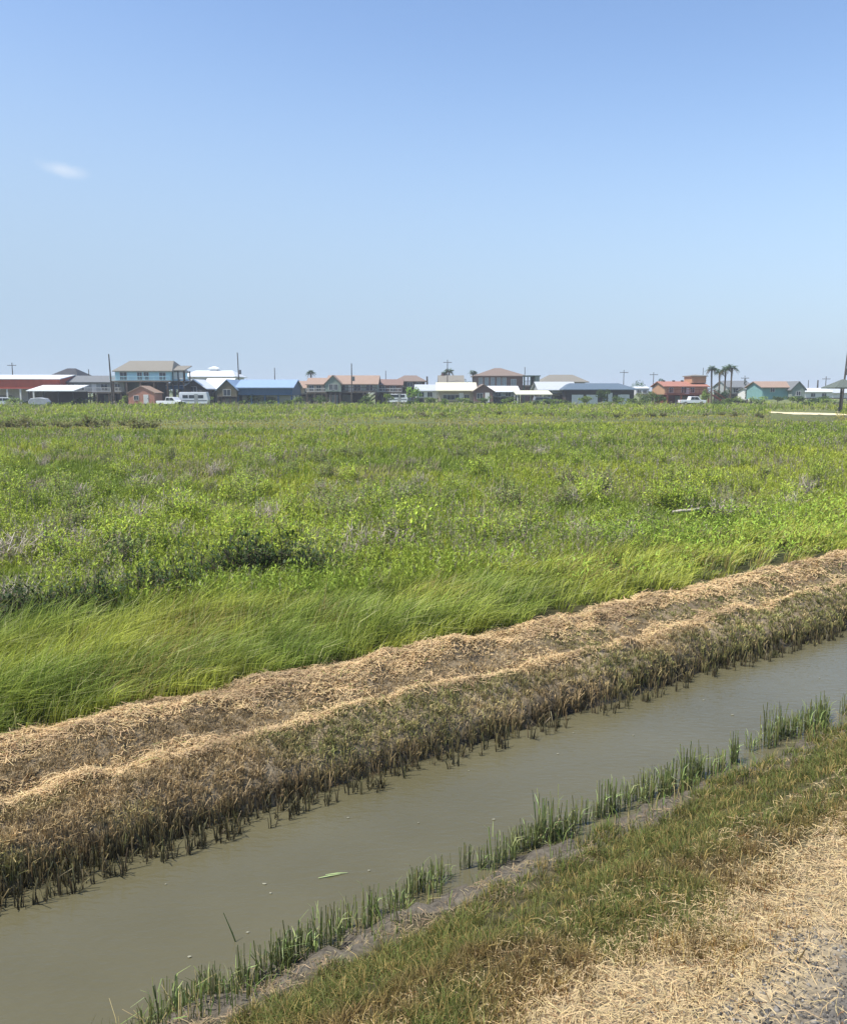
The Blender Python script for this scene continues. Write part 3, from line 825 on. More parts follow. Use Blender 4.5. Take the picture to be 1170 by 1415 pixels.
# a lone bent stalk and a floating leaf blade
Rr = Ribbons()
x, y = gnd(332, 1302, WATER_Z)
Rr.add(np.array([[0, 0, -.1]]), np.array([[-.05, .0, .06]]), np.array([[-.10, 0, .20]]), np.array([[1., .2, 0]]), .007, .007, .004, np.array([lin(60, 72, 40)]), np.array([lin(92, 112, 60)]))
Rr.add(np.array([[.003, .003, -.1]]), np.array([[-.047, .003, .06]]), np.array([[-.10, 0, .20]]), np.array([[0, 1., 0]]), .007, .007, .004, np.array([lin(60, 72, 40)]), np.array([lin(92, 112, 60)]))
o = Rr.obj('reed_stalk', REED); o.location = (x, y, WATER_Z)
tag(o, "single dark reed stalk leaning out of the open water", "reed")
x, y = gnd(455, 1212, WATER_Z)
Rr = Ribbons(); c = np.array([lin(150, 165, 110)])
for dx, dy, az in ((0, 0, .3), (.05, .03, .15)):
    d = np.array([[math.cos(az), math.sin(az), 0]]) * .08
    Rr.add(np.array([[dx, dy, .006]]) - d, np.array([[dx, dy, .010]]), np.array([[dx, dy, .007]]) + d, np.array([[-math.sin(az), math.cos(az), 0]]), .006, .014, .003, c, c)
o = Rr.obj('floating_leaf', REED); o.location = (x, y, WATER_Z)
tag(o, "pale green leaf blade floating on the murky water", "leaf")

# ---------------------------------------------------------------- the houses across the marsh
GZ0 = -0.38
def M(n, rgb, k=.8, **kw): return mat(n, lin(*rgb, k), **kw)
W_WHITE = M('white_paint', (232, 232, 228), .8, var=.12); W_GREY = M('grey_siding', (168, 172, 170), .8, var=.15)
W_BLUE = M('light_blue_siding', (172, 214, 224), .9, var=.08); W_TAN = M('tan_siding', (186, 172, 150), .8); W_TEAL = M('teal_siding', (132, 176, 174), .75, var=.1)
W_RED = M('red_metal', (206, 92, 66), .8, rough=.5); W_ORANGE = M('orange_siding', (206, 160, 122), .72, var=.1); W_PINK = M('salmon_siding', (196, 140, 118), .8)
W_BRICK = M('brown_brick', (142, 112, 102), .7, var=.25, scale=5); W_DARK = M('weathered_wood_and_shade', (74, 66, 60), .8, var=.3); W_SAGE = M('sage_siding', (150, 162, 150), .75)  # W_DARK: real dark wood, also the colour standing in for underfloor shade
W_NAVY = M('navy_metal', (66, 100, 134), .8, rough=.5); W_OLIVE = M('olive_brown_wood', (112, 104, 78), .7, var=.25)
R_WHITE = M('white_metal_roof', (242, 244, 244), .85, rough=.45, var=.06, ribs=6); R_BLUE = M('blue_metal_roof', (158, 184, 212), .8, rough=.4, var=.08, ribs=6)
R_TAN = M('tan_shingle', (152, 146, 132), .68, var=.2, scale=4); R_SALMON = M('salmon_shingle', (176, 150, 130), .72, var=.18, scale=4); R_RUST = M('rust_shingle', (150, 122, 108), .72, var=.2, scale=4)
R_GREY = M('grey_shingle', (128, 130, 130), .75, var=.2, scale=4); R_DARK = M('charcoal_shingle', (66, 66, 68), .8, var=.25, scale=4); R_SLATE = M('slate_metal_roof', (104, 120, 132), .75, rough=.5, var=.12, ribs=5)
R_CREAM = M('cream_metal_roof', (232, 226, 196), .85, rough=.5, var=.08, ribs=6); R_ORANGE = M('orange_tile_roof', (186, 130, 110), .72, var=.18, scale=5); R_BROWN = M('brown_shingle', (146, 128, 114), .72, var=.2, scale=4)
R_PALE = M('pale_grey_metal_roof', (196, 200, 202), .85, rough=.45, var=.08, ribs=6)
DECKW = M('grey_deck_wood', (126, 116, 102), .75, var=.25, scale=3); POSTW = M('piling_wood', (96, 84, 72), .75, var=.3, scale=3); REDW = M('red_stained_wood', (134, 74, 56), .75, var=.2, scale=3)
POLEW = M('creosote_pole_wood', (92, 84, 76), .7, var=.3, scale=3)
GLASSM = mat('window_glass', (.03, .04, .05), .08, .2, 2, spec=.6); TRIM = M('white_trim', (226, 226, 222), .8, var=.05); DARKMETAL = M('dark_metal', (58, 60, 62), .7, rough=.5); RUBBER = mat('tyre_rubber', (.02, .02, .02), .85)
CHROME = M('wheel_metal', (170, 172, 174), .8, rough=.35); CARWHITE = M('white_car_paint', (238, 240, 242), .85, rough=.25, var=.03, spec=.5); CARGREY = M('grey_car_paint', (120, 126, 132), .8, rough=.3, var=.05, spec=.5)
REDLAMP = mat('tail_lamp', (.35, .02, .02), .3); LAMPW = mat('head_lamp', (.7, .7, .68), .2); TARP = M('pale_grey_tarp', (176, 180, 184), .8, var=.2, scale=2)

def roof_gable_x(w, y0, y1, ze, zr, o=.5, th=.16):
    ym = (y0 + y1) / 2; k = (zr - ze) / (ym - y0); a = y0 - o; b = y1 + o
    poly = [(a, ze - k * o + .01), (ym, zr + .01), (b, ze - k * o + .01), (b, ze - k * o + .01 + th), (ym, zr + th + .01), (a, ze - k * o + .01 + th)]
    return MB().extr(poly, 'x', -w / 2 - o * .7, w / 2 + o * .7)
def roof_gable_y(w, y0, y1, ze, zr, o=.5, th=.16):
    k = (zr - ze) / (w / 2); a = -w / 2 - o; b = w / 2 + o
    poly = [(a, ze - k * o + .01), (0, zr + .01), (b, ze - k * o + .01), (b, ze - k * o + .01 + th), (0, zr + th + .01), (a, ze - k * o + .01 + th)]
    return MB().extr(poly, 'y', y0 - o * .7, y1 + o * .7)
def roof_hip(w, y0, y1, ze, zr, o=.55, ridge=None, th=.18):
    a, b, c, d = -w / 2 - o, w / 2 + o, y0 - o, y1 + o
    ym = (c + d) / 2
    rl = max(.2, (ridge if ridge is not None else max(.2, (b - a) - (d - c)))) / 2
    v = [(a, c, ze + .01), (b, c, ze + .01), (b, d, ze + .01), (a, d, ze + .01), (a, c, ze + th), (b, c, ze + th), (b, d, ze + th), (a, d, ze + th), (-rl, ym, zr), (rl, ym, zr)]
    return MB().raw(v, [(3, 2, 1, 0), (0, 1, 5, 4), (1, 2, 6, 5), (2, 3, 7, 6), (3, 0, 4, 7), (4, 5, 9, 8), (5, 6, 9), (6, 7, 8, 9), (7, 4, 8)])
def roof_shed(w, y0, y1, zf, zb, o=.4, th=.16):
    k = (zb - zf) / (y1 - y0)
    return MB().extr([(y0 - o, zf - k * o + .01), (y1 + o, zb + k * o + .01), (y1 + o, zb + k * o + th + .01), (y0 - o, zf - k * o + th + .01)], 'x', -w / 2 - o, w / 2 + o)

def add_window(root, xc, zc, w, h, y, glass=None, frame=None):
    p = MB().box(xc - w / 2, xc + w / 2, y - .05, y + .03, zc - h / 2, zc + h / 2).build('window', glass or GLASSM, root)
    t = .06; m_ = MB()
    m_.box(xc - w / 2 - t, xc + w / 2 + t, y - .075, y - .001, zc + h / 2, zc + h / 2 + t).box(xc - w / 2 - t, xc + w / 2 + t, y - .085, y - .001, zc - h / 2 - t, zc - h / 2)
    m_.box(xc - w / 2 - t, xc - w / 2, y - .075, y - .001, zc - h / 2, zc + h / 2).box(xc + w / 2, xc + w / 2 + t, y - .075, y - .001, zc - h / 2, zc + h / 2)
    m_.box(xc - .025, xc + .025, y - .07, y - .051, zc - h / 2, zc + h / 2)
    m_.build('frame', frame or TRIM, p)
def add_door(root, xc, z0, y, w=.95, h=2.05, m=None):
    d = MB().box(xc - w / 2, xc + w / 2, y - .05, y + .03, z0 + .02, z0 + h).build('door', m or TRIM, root)
    MB().box(xc + w / 2 - .16, xc + w / 2 - .08, y - .11, y - .051, z0 + .95, z0 + 1.08).build('handle', DARKMETAL, d)

def house(label, px0, px1, zr, ze, zf, D, depth, roof, wall, roofm, name='stilt_house', cat='house', wins=(), doors=(), glass=None, over=.5, rail=None,
          deck=0.0, deck_w=None, deck_x=0, posts=True, infill=None, ridge=None, gable=None, yaw=0.0, stairs=None, trim=None, zb=None, rail_m=None, cupola=False, chimney=None, post_m=None, infill_m=None):
    """zr, ze, zf: photograph rows of the ridge, the eaves and the underside of the floor at distance D"""
    x0, x1 = Xat(px0, D), Xat(px1, D); w = x1 - x0
    g = GZ0; ZR, ZE, ZF = Zat(zr, D) - g, Zat(ze, D) - g, max(0.15, Zat(zf, D) - g)
    root = empty(name, ((x0 + x1) / 2, D, g), yaw)
    tag(root, label, cat)
    wd = depth
    if roof in ('gable_x',): MB().extr([(0, ZF), (wd, ZF), (wd, ZE), (wd / 2, ZR), (0, ZE)], 'x', -w / 2, w / 2).build('wall', wall, root)
    elif roof == 'gable_y': MB().extr([(-w / 2, ZF), (w / 2, ZF), (w / 2, ZE), (0, ZR), (-w / 2, ZE)], 'y', 0, wd).build('wall', wall, root)
    elif roof == 'shed': MB().extr([(0, ZF), (wd, ZF), (wd, ZR), (0, ZE)], 'x', -w / 2, w / 2).build('wall', wall, root)
    else: MB().box(-w / 2, w / 2, 0, wd, ZF, ZE).build('wall', wall, root)
    if roof == 'gable_x': rb = roof_gable_x(w, 0, wd, ZE, ZR, over)
    elif roof == 'gable_y': rb = roof_gable_y(w, 0, wd, ZE, ZR, over)
    elif roof == 'shed': rb = roof_shed(w, 0, wd, ZE, ZR, over)
    else: rb = roof_hip(w, 0, wd, ZE, ZR, over, ridge)
    ro = rb.build('roof', roofm, root)
    if cupola: roof_hip(2.2, wd / 2 - .8, wd / 2 + .8, ZR + .35, ZR + 1.0, .25).box(-.9, .9, wd / 2 - .7, wd / 2 + .7, ZR - .1, ZR + .35).build('vent', roofm, ro)
    if chimney is not None: MB().box(chimney - .3, chimney + .3, wd / 2 - .3, wd / 2 + .3, ZR - .4, ZR + .7).box(chimney - .36, chimney + .36, wd / 2 - .36, wd / 2 + .36, ZR + .7, ZR + .8).build('chimney', W_BRICK, ro)
    # trim board under the eaves and at the floor
    MB().box(-w / 2 - .03, w / 2 + .03, -.04, -.001, ZF + .0, ZF + .25).build('floor_beam', trim or DECKW, root)
    hh = ZE - ZF
    for wi in wins:
        fx, ww, wh = wi[:3]
        add_window(root, fx * w / 2, ZF + hh * (wi[3] if len(wi) > 3 else .56), ww, wh, 0, glass)
    for fx in doors: add_door(root, fx * w / 2, ZF + .02, 0, h=min(2.05, hh * .85))
    if deck:
        dw = (deck_w or 1.0) * w; dx = deck_x * w / 2
        d_ = MB().box(dx - dw / 2, dx + dw / 2, -deck, -.05, ZF - .05, ZF + .15).build('deck', trim or DECKW, root)
        rm = rail_m or TRIM; r_ = MB(); top = ZF + 1.1
        r_.box(dx - dw / 2, dx + dw / 2, -deck, -deck + .07, top - .1, top).box(dx - dw / 2, dx + dw / 2, -deck + .01, -deck + .05, ZF + .3, ZF + .38)
        nb = max(4, int(dw / .28))
        for i in range(nb + 1):
            bx = dx - dw / 2 + dw * i / nb; k_ = .05 if i % 6 == 0 else .02
            r_.box(bx - k_, bx + k_, -deck + .012, -deck + .048, ZF + .38, top - .1)
        r_.build('railing', rm, root)
    if posts and ZF > .9:
        npx = max(3, int(round(w / 2.7))); front = -deck + .2 if deck else .25
        for i in range(npx + 1):
            bx = -w / 2 + .2 + (w - .4) * i / npx
            for by in (front, wd * .5, wd - .25): MB().box(bx - .15, bx + .15, by - .15, by + .15, -.1, ZF - .06).build('post', post_m or POSTW, root)
    if infill and ZF > .9:
        a, b = infill; so = MB().box(a * w / 2, b * w / 2, wd * .28, wd - .5, -.1, ZF - .04).build('underfloor_infill', infill_m or W_DARK, root)  # added box; its default dark wood stands in for shade under the floor
        sw = (b - a) * w / 2; sc_ = (a + b) * w / 4
        MB().box(sc_ - min(1.2, sw * .3), sc_ + min(1.2, sw * .3), wd * .28 - .05, wd * .28 + .02, 0, min(2.1, ZF - .4)).build('door', W_GREY, so)  # door leaf on the added box
    if stairs is not None:
        sx, sdir = stairs
        st_ = MB(); n_ = 11; run = .27; rise = ZF / n_
        y_ = -deck - .55 if deck else -.55
        for i in range(n_):
            X_ = sx * w / 2 + sdir * run * (n_ - i)
            st_.box(X_ - .15, X_ + .15, y_ - .5, y_ + .5, rise * (i + 1) - .06, rise * (i + 1))
        xa, xb = sx * w / 2 + sdir * run * n_, sx * w / 2
        for yy in (y_ - .5, y_ + .46):
            st_.extr([(xa, 0), (xa, .28), (xb, ZF), (xb, ZF - .28)], 'y', yy - .02, yy + .03)
            st_.extr([(xa, 1.0), (xa, 1.1), (xb, ZF + 1.0), (xb, ZF + .9)], 'y', yy, yy + .05)
        st_.build('stairs', rail_m or DECKW, root)
    return root

def carport(label, px0, px1, zt, zb_, D, depth, roofm, postm, name='carport', cat='carport', back=None, rise=.45, gable=False, fascia=None):
    x0, x1 = Xat(px0, D), Xat(px1, D); w = x1 - x0
    ZT = Zat(zb_, D) - GZ0; ZR = Zat(zt, D) - GZ0
    root = empty(name, ((x0 + x1) / 2, D, GZ0)); tag(root, label, cat)
    (roof_gable_y(w, 0, depth, ZT, ZR, .2) if gable else roof_shed(w, 0, depth, ZT, ZR, .2)).build('roof', roofm, root)
    n_ = max(2, int(round(w / 3.2)))
    for i in range(n_ + 1):
        bx = -w / 2 + .15 + (w - .3) * i / n_
        MB().box(bx - .08, bx + .08, .05, .21, -.1, ZT - .02).build('post', postm, root)
        MB().box(bx - .08, bx + .08, depth - .25, depth - .09, -.1, ZT - .02).build('post', postm, root)
    if back: MB().box(-w / 2, w / 2, depth - .06, depth, -.1, ZT - .05).build('back_wall', back, root)
    if fascia: MB().box(-w / 2 - .2, w / 2 + .2, -.27, -.21, ZT - fascia, ZT + .05).build('fascia', postm, root)
    return root

# ---- left cluster
house("long red metal boat shed with white roof at the left edge", -45, 82, 518, 524, 537, 168, 16, 'gable_x', W_RED, R_WHITE, name='boat_shed', cat='shed', infill=(-.9, .15), infill_m=W_WHITE, yaw=.05, over=.3, trim=W_RED, post_m=W_WHITE)
carport("low white roofed carport before the red boat shed", 38, 101, 533, 540.5, 160, 7, R_WHITE, DARKMETAL, back=W_DARK)
house("dark hip roofed house peeking over the red shed", 68, 107, 508, 522, 534, 205, 11, 'hip', W_DARK, R_DARK, wins=((-.4, 1.2, 1.2), (.4, 1.2, 1.2)), ridge=2.0)
house("pale grey stilt house with low grey roof beside the tall blue house", 87, 172, 519.5, 528, 543, 172, 10, 'gable_x', W_GREY, R_GREY, wins=((-.72, 1.3, 1.2), (-.4, 1.2, 1.2), (.35, 1.3, 1.2), (.78, 1.0, 1.2)), doors=(0.02,), deck=1.6, infill=(-.1, .8))
house("tall light blue stilt house with tan hip roof", 160, 237, 497, 513.5, 527.5, 170, 12, 'hip', W_BLUE, R_TAN, wins=((-.7, 1.3, 1.5), (-.12, .9, 1.5), (.12, .9, 1.5), (.7, 1.2, 1.4)), deck=2.0, deck_w=1.06, ridge=9.0, infill=(-.3, .3), over=.4, rail_m=W_BLUE)
def porch():
    D = 171; x0, x1 = Xat(238.5, D), Xat(255, D); w = x1 - x0
    root = empty('screened_porch', ((x0 + x1) / 2, D, GZ0)); tag(root, "small open porch with white panels on the blue house's right end", "porch")
    zf, zt = Zat(526, D) - GZ0, Zat(512, D) - GZ0
    roof_shed(w, 0, 5, zt, zt + .9, .25).build('roof', R_TAN, root)
    for i in range(3):
        bx = -w / 2 + .1 + (w - .2) * i / 2
        for by in (.1, 4.8): MB().box(bx - .1, bx + .1, by - .1, by + .1, -.1, zt - .02).build('post', POSTW, root)
    MB().box(-w / 2, w / 2, 0, 5, zf - .25, zf).build('deck', DECKW, root)
    for i in range(2):
        a = -w / 2 + .3 + i * (w / 2 - .1); MB().box(a, a + w / 2 - .5, .06, .12, zf + .3, zt - .3).build('panel', W_WHITE, root)
porch()
house("small salmon gabled shed under the tall blue house", 177, 213, 534, 543, 558, 163, 5, 'gable_y', W_PINK, R_SALMON, name='garden_shed', cat='shed', doors=(.35,), wins=((-.4, .8, .8),), posts=False, over=.25, trim=W_PINK)
house("big white roofed house with roof vent behind the bright white roofs", 254, 322, 511, 521, 538, 205, 13, 'hip', W_WHITE, R_WHITE, wins=((-.6, 1.4, 1.3), (-.1, 1.4, 1.3), (.5, 1.4, 1.3)), ridge=9, cupola=True, deck=1.5, over=.7)
carport("narrow pale blue roofed carport right of the blue house", 231, 254, 524.5, 533, 172, 8, R_PALE, W_NAVY, fascia=.7, back=W_NAVY)
house("white roofed cottage with dark gable beside the blue roofed barn", 252, 283, 525, 536, 540, 176, 9, 'gable_y', W_DARK, R_WHITE, name='cottage', wins=((0, 1.2, 1.0),), posts=True, infill=(-.8, .8), over=.4)
house("bright white wide roof between the cottage and the blue roofed barn", 279, 316, 523, 538, 542, 184, 12, 'gable_x', W_GREY, R_WHITE, name='cottage', wins=((-.3, 1.2, .8),), infill=(-.9, .9), over=.4, infill_m=W_GREY)
house("olive brown gable fronted house left end of the blue roofed barn", 300, 327, 525, 538, 548, 171, 12, 'gable_y', W_OLIVE, R_BLUE, name='gabled_house', wins=((0, 1.4, 1.2),), infill=(-.95, .95), infill_m=W_DARK, over=.3)
house("long barn with light blue metal roof and navy front", 327, 404, 525, 535.5, 546, 172, 12, 'gable_x', W_NAVY, R_BLUE, name='barn', cat='barn', wins=(), doors=(), infill=(-.95, .95), over=.5, trim=W_NAVY, infill_m=W_WHITE, post_m=W_NAVY)
house("low salmon roofed house right of the blue barn", 398, 436, 527, 536, 545, 198, 10, 'gable_x', W_TAN, R_SALMON, wins=((-.3, 1.2, 1.0), (.4, 1.2, 1.0)), infill=(-.5, .9))
house("two storey tan house with salmon roof behind the wide tan roof", 424, 457, 522.5, 531, 543, 196, 10, 'gable_x', W_TAN, R_SALMON, wins=((-.6, 1.0, 1.2), (.0, 1.0, 1.2), (.6, 1.0, 1.2)), deck=1.4, infill=(-.8, .2))
house("wide stilt house with salmon tan roof and pale green walls", 452, 521, 519, 530.5, 542, 186, 11, 'gable_x', W_SAGE, R_SALMON, wins=((-.75, 1.3, 1.1), (-.4, 1.4, 1.2), (.2, 1.6, 1.2), (.7, 1.4, 1.2)), doors=(-.05,), deck=1.8, rail_m=W_DARK, infill=(-.9, .4), stairs=(1.0, -1))
house("green gabled wing at the wide salmon roofed house's left end", 449, 471, 519, 530, 541, 183, 4, 'gable_y', W_SAGE, R_SALMON, name='house_wing', wins=((-.2, .9, 1.2), (.3, .9, 1.2)), infill=(-.9, .9), over=.3, trim=W_SAGE)
house("rust roofed house right of the wide salmon roofed house", 519, 555, 524.5, 532, 543, 194, 10, 'gable_x', W_BRICK, R_RUST, wins=((-.5, 1.2, 1.1), (.3, 1.2, 1.1)), infill=(-.8, .1), stairs=(-.6, -1), deck=1.2)
house("dark hip roofed house on stilts above the round green bush", 546, 587, 518, 527.5, 535, 214, 11, 'hip', W_DARK, R_BROWN, wins=((-.6, 1.2, 1.0), (0, 1.2, 1.0), (.6, 1.2, 1.0)), ridge=3, infill=(-.9, .9))
house("pale metal roofed low house right of the round green bush", 574, 607, 532, 540, 551, 186, 9, 'gable_x', W_WHITE, R_PALE, name='cottage', wins=((-.5, 1.0, 1.0), (.2, 1.0, 1.0)), doors=(.65,), posts=False, over=.4)
house("small olive house behind the palms and pale low roof", 607, 640, 519, 529, 541, 222, 10, 'gable_x', W_TAN, R_TAN, wins=((-.3, 1.2, 1.2), (.4, 1.2, 1.2)), chimney=-2.2)
# ---- middle cluster
house("cream roofed ranch house with tan walls and dark windows", 606, 656, 529, 539, 556, 184, 11, 'gable_x', W_TAN, R_CREAM, name='ranch_house', wins=((-.55, 1.6, 1.0, .42), (-.1, 1.8, 1.0, .42), (.55, 1.0, 1.0, .42)), doors=(.25,), posts=False, over=.8)
house("dark brown gabled wing right of the cream roofed ranch house", 655, 681, 531.5, 540, 556, 182, 9, 'gable_y', W_BRICK, R_BROWN, name='house_wing', wins=((-.4, 1.2, 1.1),), doors=(.4,), posts=False, over=.5)
house("tall brown brick house with pyramid hip roof", 658, 722, 507.5, 520, 541, 208, 12, 'hip', W_BRICK, R_BROWN, wins=((-.82, .9, 2.1, .62), (-.56, .9, 2.1, .62), (-.3, .9, 2.1, .62), (-.04, .9, 2.1, .62), (.2, .9, 2.1, .62), (.6, 1.2, 1.4, .62)), ridge=1.5, infill=(-.8, .8), over=.8, glass=mat('sky_lit_glass', (.25, .28, .3), .1, .2, 2, spec=.6))  # sky light on these panes is put into the paler glass colour
def pavilion():
    D = 207; x0, x1 = Xat(723, D), Xat(745, D); w = x1 - x0
    root = empty('deck_pavilion', ((x0 + x1) / 2, D, GZ0)); tag(root, "open green framed rooftop deck joined to the tall brown house", "pavilion")
    zf, zt = Zat(532, D) - GZ0, Zat(520, D) - GZ0
    MB().box(-w / 2 - .2, w / 2 + .2, -.2, 6.2, zt, zt + .25).build('roof', M('dark_green_metal', (70, 92, 78)), root)
    for bx in (-w / 2 + .12, -.2, w / 2 - 1.2):
        for by in (.12, 5.9): MB().box(bx - .12, bx + .12, by - .12, by + .12, -.1, zt - .01).build('post', M('dark_green_metal', (70, 92, 78)), root)
    MB().box(-w / 2, w / 2, 0, 6, zf - .3, zf).build('deck', DECKW, root)
    MB().box(w / 2 - 1.1, w / 2, .05, 5.9, zf, zt - .02).build('wall', W_SAGE, root)
    r_ = MB(); r_.box(-w / 2, w / 2 - 1.15, .02, .08, zf + .95, zf + 1.05)
    for i in range(12): r_.box(-w / 2 + .2 + i * .18, -.06 - w / 2 + .3 + i * .18, .03, .07, zf, zf + .95)
    r_.build('railing', W_DARK, root)
    MB().box(-w / 2 + .2, w / 2 - .2, 1.5, 5.5, -.1, zf - .31).build('underfloor_infill', W_BRICK, root)
pavilion()
house("white roofed house before the tall brown house", 676, 716, 534, 541, 549, 188, 10, 'gable_x', W_GREY, R_WHITE, name='cottage', wins=((-.4, 1.4, 1.0), (.3, 1.2, 1.0)), posts=True, infill=(-.95, .3), infill_m=W_GREY, over=.6)
carport("long cream roofed open shelter over green grass", 714, 762, 540.5, 545.5, 180, 6, R_CREAM, W_WHITE, name='open_shelter', cat='shelter', rise=.3)
house("grey tan hip roofed house behind the long slate roof", 752, 808, 517, 528.5, 540, 216, 13, 'hip', W_TAN, R_TAN, wins=((-.5, 1.3, 1.2), (.2, 1.3, 1.2)), ridge=6, over=.9)
house("pale metal roofed house joined to the long slate roof", 745, 796, 528, 538.5, 545, 190, 12, 'gable_x', W_GREY, R_PALE, name='cottage', wins=((-.5, 1.3, .8), (.5, 1.3, .8)), infill=(-.4, .9), infill_m=W_WHITE, over=.6)
house("long slate blue roofed house with white garage doors", 782, 876, 529, 539, 556, 185, 14, 'hip', W_DARK, R_SLATE, name='ranch_house', wins=((-.28, 1.2, 1.0, .4), (.72, 1.6, 1.2, .4)), doors=(.12, .3), posts=False, over=.8, ridge=11)
def garage_door(root_name_px, D):
    pass
for px in (798, 818, 862):
    D = 184.86; xx = Xat(px, D)
    # shutters belong to the long house: find it and hang them on its front
    r_ = [o for o in bpy.data.objects if o.get("label") == "long slate blue roofed house with white garage doors"][0]
    d_ = MB().box(xx - r_.location.x - 1.25, xx - r_.location.x + 1.25, -.07, .02, .05, 2.15).build('garage_door', W_WHITE, r_)
    k_ = MB()
    for i in range(4): k_.box(xx - r_.location.x - 1.25, xx - r_.location.x + 1.25, -.085, -.071, .3 + i * .5, .36 + i * .5)
    k_.build('panel', TRIM, d_)
# ---- right cluster
oh = house("orange house with terracotta roof and red stained deck", 918, 977, 527.5, 534, 545, 182, 10, 'gable_x', W_ORANGE, R_ORANGE, wins=((-.7, .8, 1.0), (-.1, 1.0, 1.2), (.3, .8, 1.0)), doors=(.05,), deck=1.8, rail_m=REDW, trim=REDW, infill=(-.9, .8), infill_m=REDW, stairs=(1.1, 1), post_m=REDW)
xa, xb = Xat(958, 182), Xat(978, 182); cx = oh.location.x
tw = MB().box(xa - cx, xb - cx, 1.5, 7.0, Zat(529, 182) - GZ0, Zat(520, 182) - GZ0).build('tower', W_ORANGE, oh)
tr = roof_hip(xb - xa, 1.5, 7.0, Zat(520, 182) - GZ0, Zat(517, 182) - GZ0, .3); tr.v = [(vx + (xa + xb) / 2 - cx, vy, vz) for vx, vy, vz in tr.v]; tr.build('tower_roof', R_TAN, tw)
for fx in (925, 939, 951): MB().box(Xat(fx, 182) - cx - .25, Xat(fx, 182) - cx + .25, 4.6, 5.1, Zat(529, 182) - GZ0, Zat(525, 182) - GZ0).build('roof_vent', W_DARK, oh)
house("grey green roofed house behind the palms at right", 1006, 1040, 526.5, 535, 545, 214, 11, 'gable_x', W_GREY, R_GREY, wins=((-.4, 1.2, 1.1), (.3, 1.2, 1.1)), infill=(-.9, .9))
house("low pale house left of the teal house", 1036, 1056, 536, 541, 553, 206, 8, 'gable_x', W_WHITE, R_GREY, name='cottage', wins=((0, 1.0, .9),), posts=False)
house("teal house with thin orange tan roof strip", 1053, 1096, 527.5, 535, 552, 186, 9, 'gable_x', W_TEAL, R_SALMON, wins=((-.35, .9, .9, .8),), posts=False, over=.6, trim=W_TEAL, yaw=.0)
house("grey green gabled wing on the teal house's right end", 1094, 1112, 527.5, 537, 552, 184, 8, 'gable_y', W_SAGE, R_GREY, name='house_wing', wins=((0, .9, .9),), posts=False, over=.4, trim=W_SAGE)
house("low white roofed building right of the teal house", 1112, 1150, 537, 541.5, 551, 205, 9, 'gable_x', W_WHITE, R_WHITE, name='cottage', wins=((-.4, 1.0, .8), (.4, 1.0, .8)), posts=False, over=.4)
house("small red roofed building at the far right horizon", 1150, 1200, 538, 543, 551, 215, 8, 'gable_x', W_WHITE, R_PALE, name='cottage', wins=((0, 1.2, .8),), posts=False, over=.4)
def palapa():
    D = 118; x0, x1 = Xat(1144, D), Xat(1184, D); w = x1 - x0; g = GZ0
    root = empty('roofed_shelter', ((x0 + x1) / 2, D, g)); tag(root, "dark thatched open shelter on a single post at the right edge", "shelter")
    zt, zr = Zat(537, D) - g, Zat(524, D) - g
    rr_ = roof_hip(w, -2, 2, zt, zr, .05, ridge=.4); rr_.build('roof', M('dark_thatch', (104, 112, 102), .8, var=.35, scale=6), root)
    MB().tube([(-.25, 0, -.3), (-.2, 0, zt * .5), (-.2, 0, zt + .15)], [.16, .14, .12], 10).build('post', POSTW, root)
palapa()
# small distant houses on the horizon in the gaps
for px0, px1, a, b, lab, rm, wm in [(878, 896, 535, 540, "white trailer home below the round dark tree", R_WHITE, W_WHITE)]:
    house(lab, px0, px1, a, a + 2, 546, 196, 4, 'gable_x', wm, rm, name='trailer_home', cat='trailer', wins=((-.5, .8, .6), (.4, .8, .6)), posts=False, over=.15)

# ---- poles
def pole(label, px, py0, D, lean=0.0, arm=True, trans=False, r=.16, base=None):
    h = Zat(py0, D) - GZ0; root = empty('utility_pole', (Xat(px, D), D, GZ0 - .2)); root.rotation_euler = (0, lean, 0)
    tag(root, label, 'pole', 'utility poles about the houses')
    MB().tube([(0, 0, -.3), (0, 0, h * .5), (0, 0, h + .2)], [r, r * .85, r * .62], 10).build('pole', POLEW, root)
    if arm:
        a = MB().box(-1.1, 1.1, -.22, -.12, h - .55, h - .42).build('crossarm', POLEW, root)
        i_ = MB()
        for bx in (-1.0, -.5, .5, 1.0): i_.tube([(bx, -.17, h - .43), (bx, -.17, h - .25)], [.05, .035], 6)
        i_.build('insulator', CHROME, a)
    if trans: MB().tube([(.38, -.05, h * .60), (.38, -.05, h * .60 + .95)], [.27, .27], 12).box(.1, .25, -.1, .0, h * .6 + .3, h * .6 + .6).build('transformer', M('transformer_grey', (110, 114, 116)), root)
    return root
pole("tall dark pole left of the light blue house, leaning slightly left", 155, 489, 158, -.03, arm=False, r=.17)
pole("tall pole with transformer behind the blue roofed barn", 331, 487, 190, -.02, arm=False, trans=True)
pole("pole with crossarm at the far left above the red shed", 19, 501, 215)
pole("short pole rising in front of the pale grey house", 124, 510, 178, arm=False, r=.12)
pole("thin pole above the right end of the blue roof", 380, 508, 214, arm=False, r=.14)
pole("pole with transformer in the middle of the wide salmon roof", 486, 502, 180, 0, arm=False, trans=True, r=.15)
pole("thin pole above the rust roof left of the dark hip roof", 533, 512, 220, arm=False, r=.12)
pole("stout short pole right of the dark hip roofed house", 590, 520, 205, arm=False, r=.3)
pole("tall thin pole with crossarm above the olive house", 618, 497, 222, r=.14)
pole("thin pole over the green framed deck", 724.5, 507, 228, arm=False, r=.13)
pole("pole behind the slate roof's right half", 861, 511, 226, r=.12)
pole("pole with crossarm left of the orange house", 902, 514, 228, r=.12)
pole("thin pole above the orange house tower", 970, 508, 235, arm=False, r=.11)
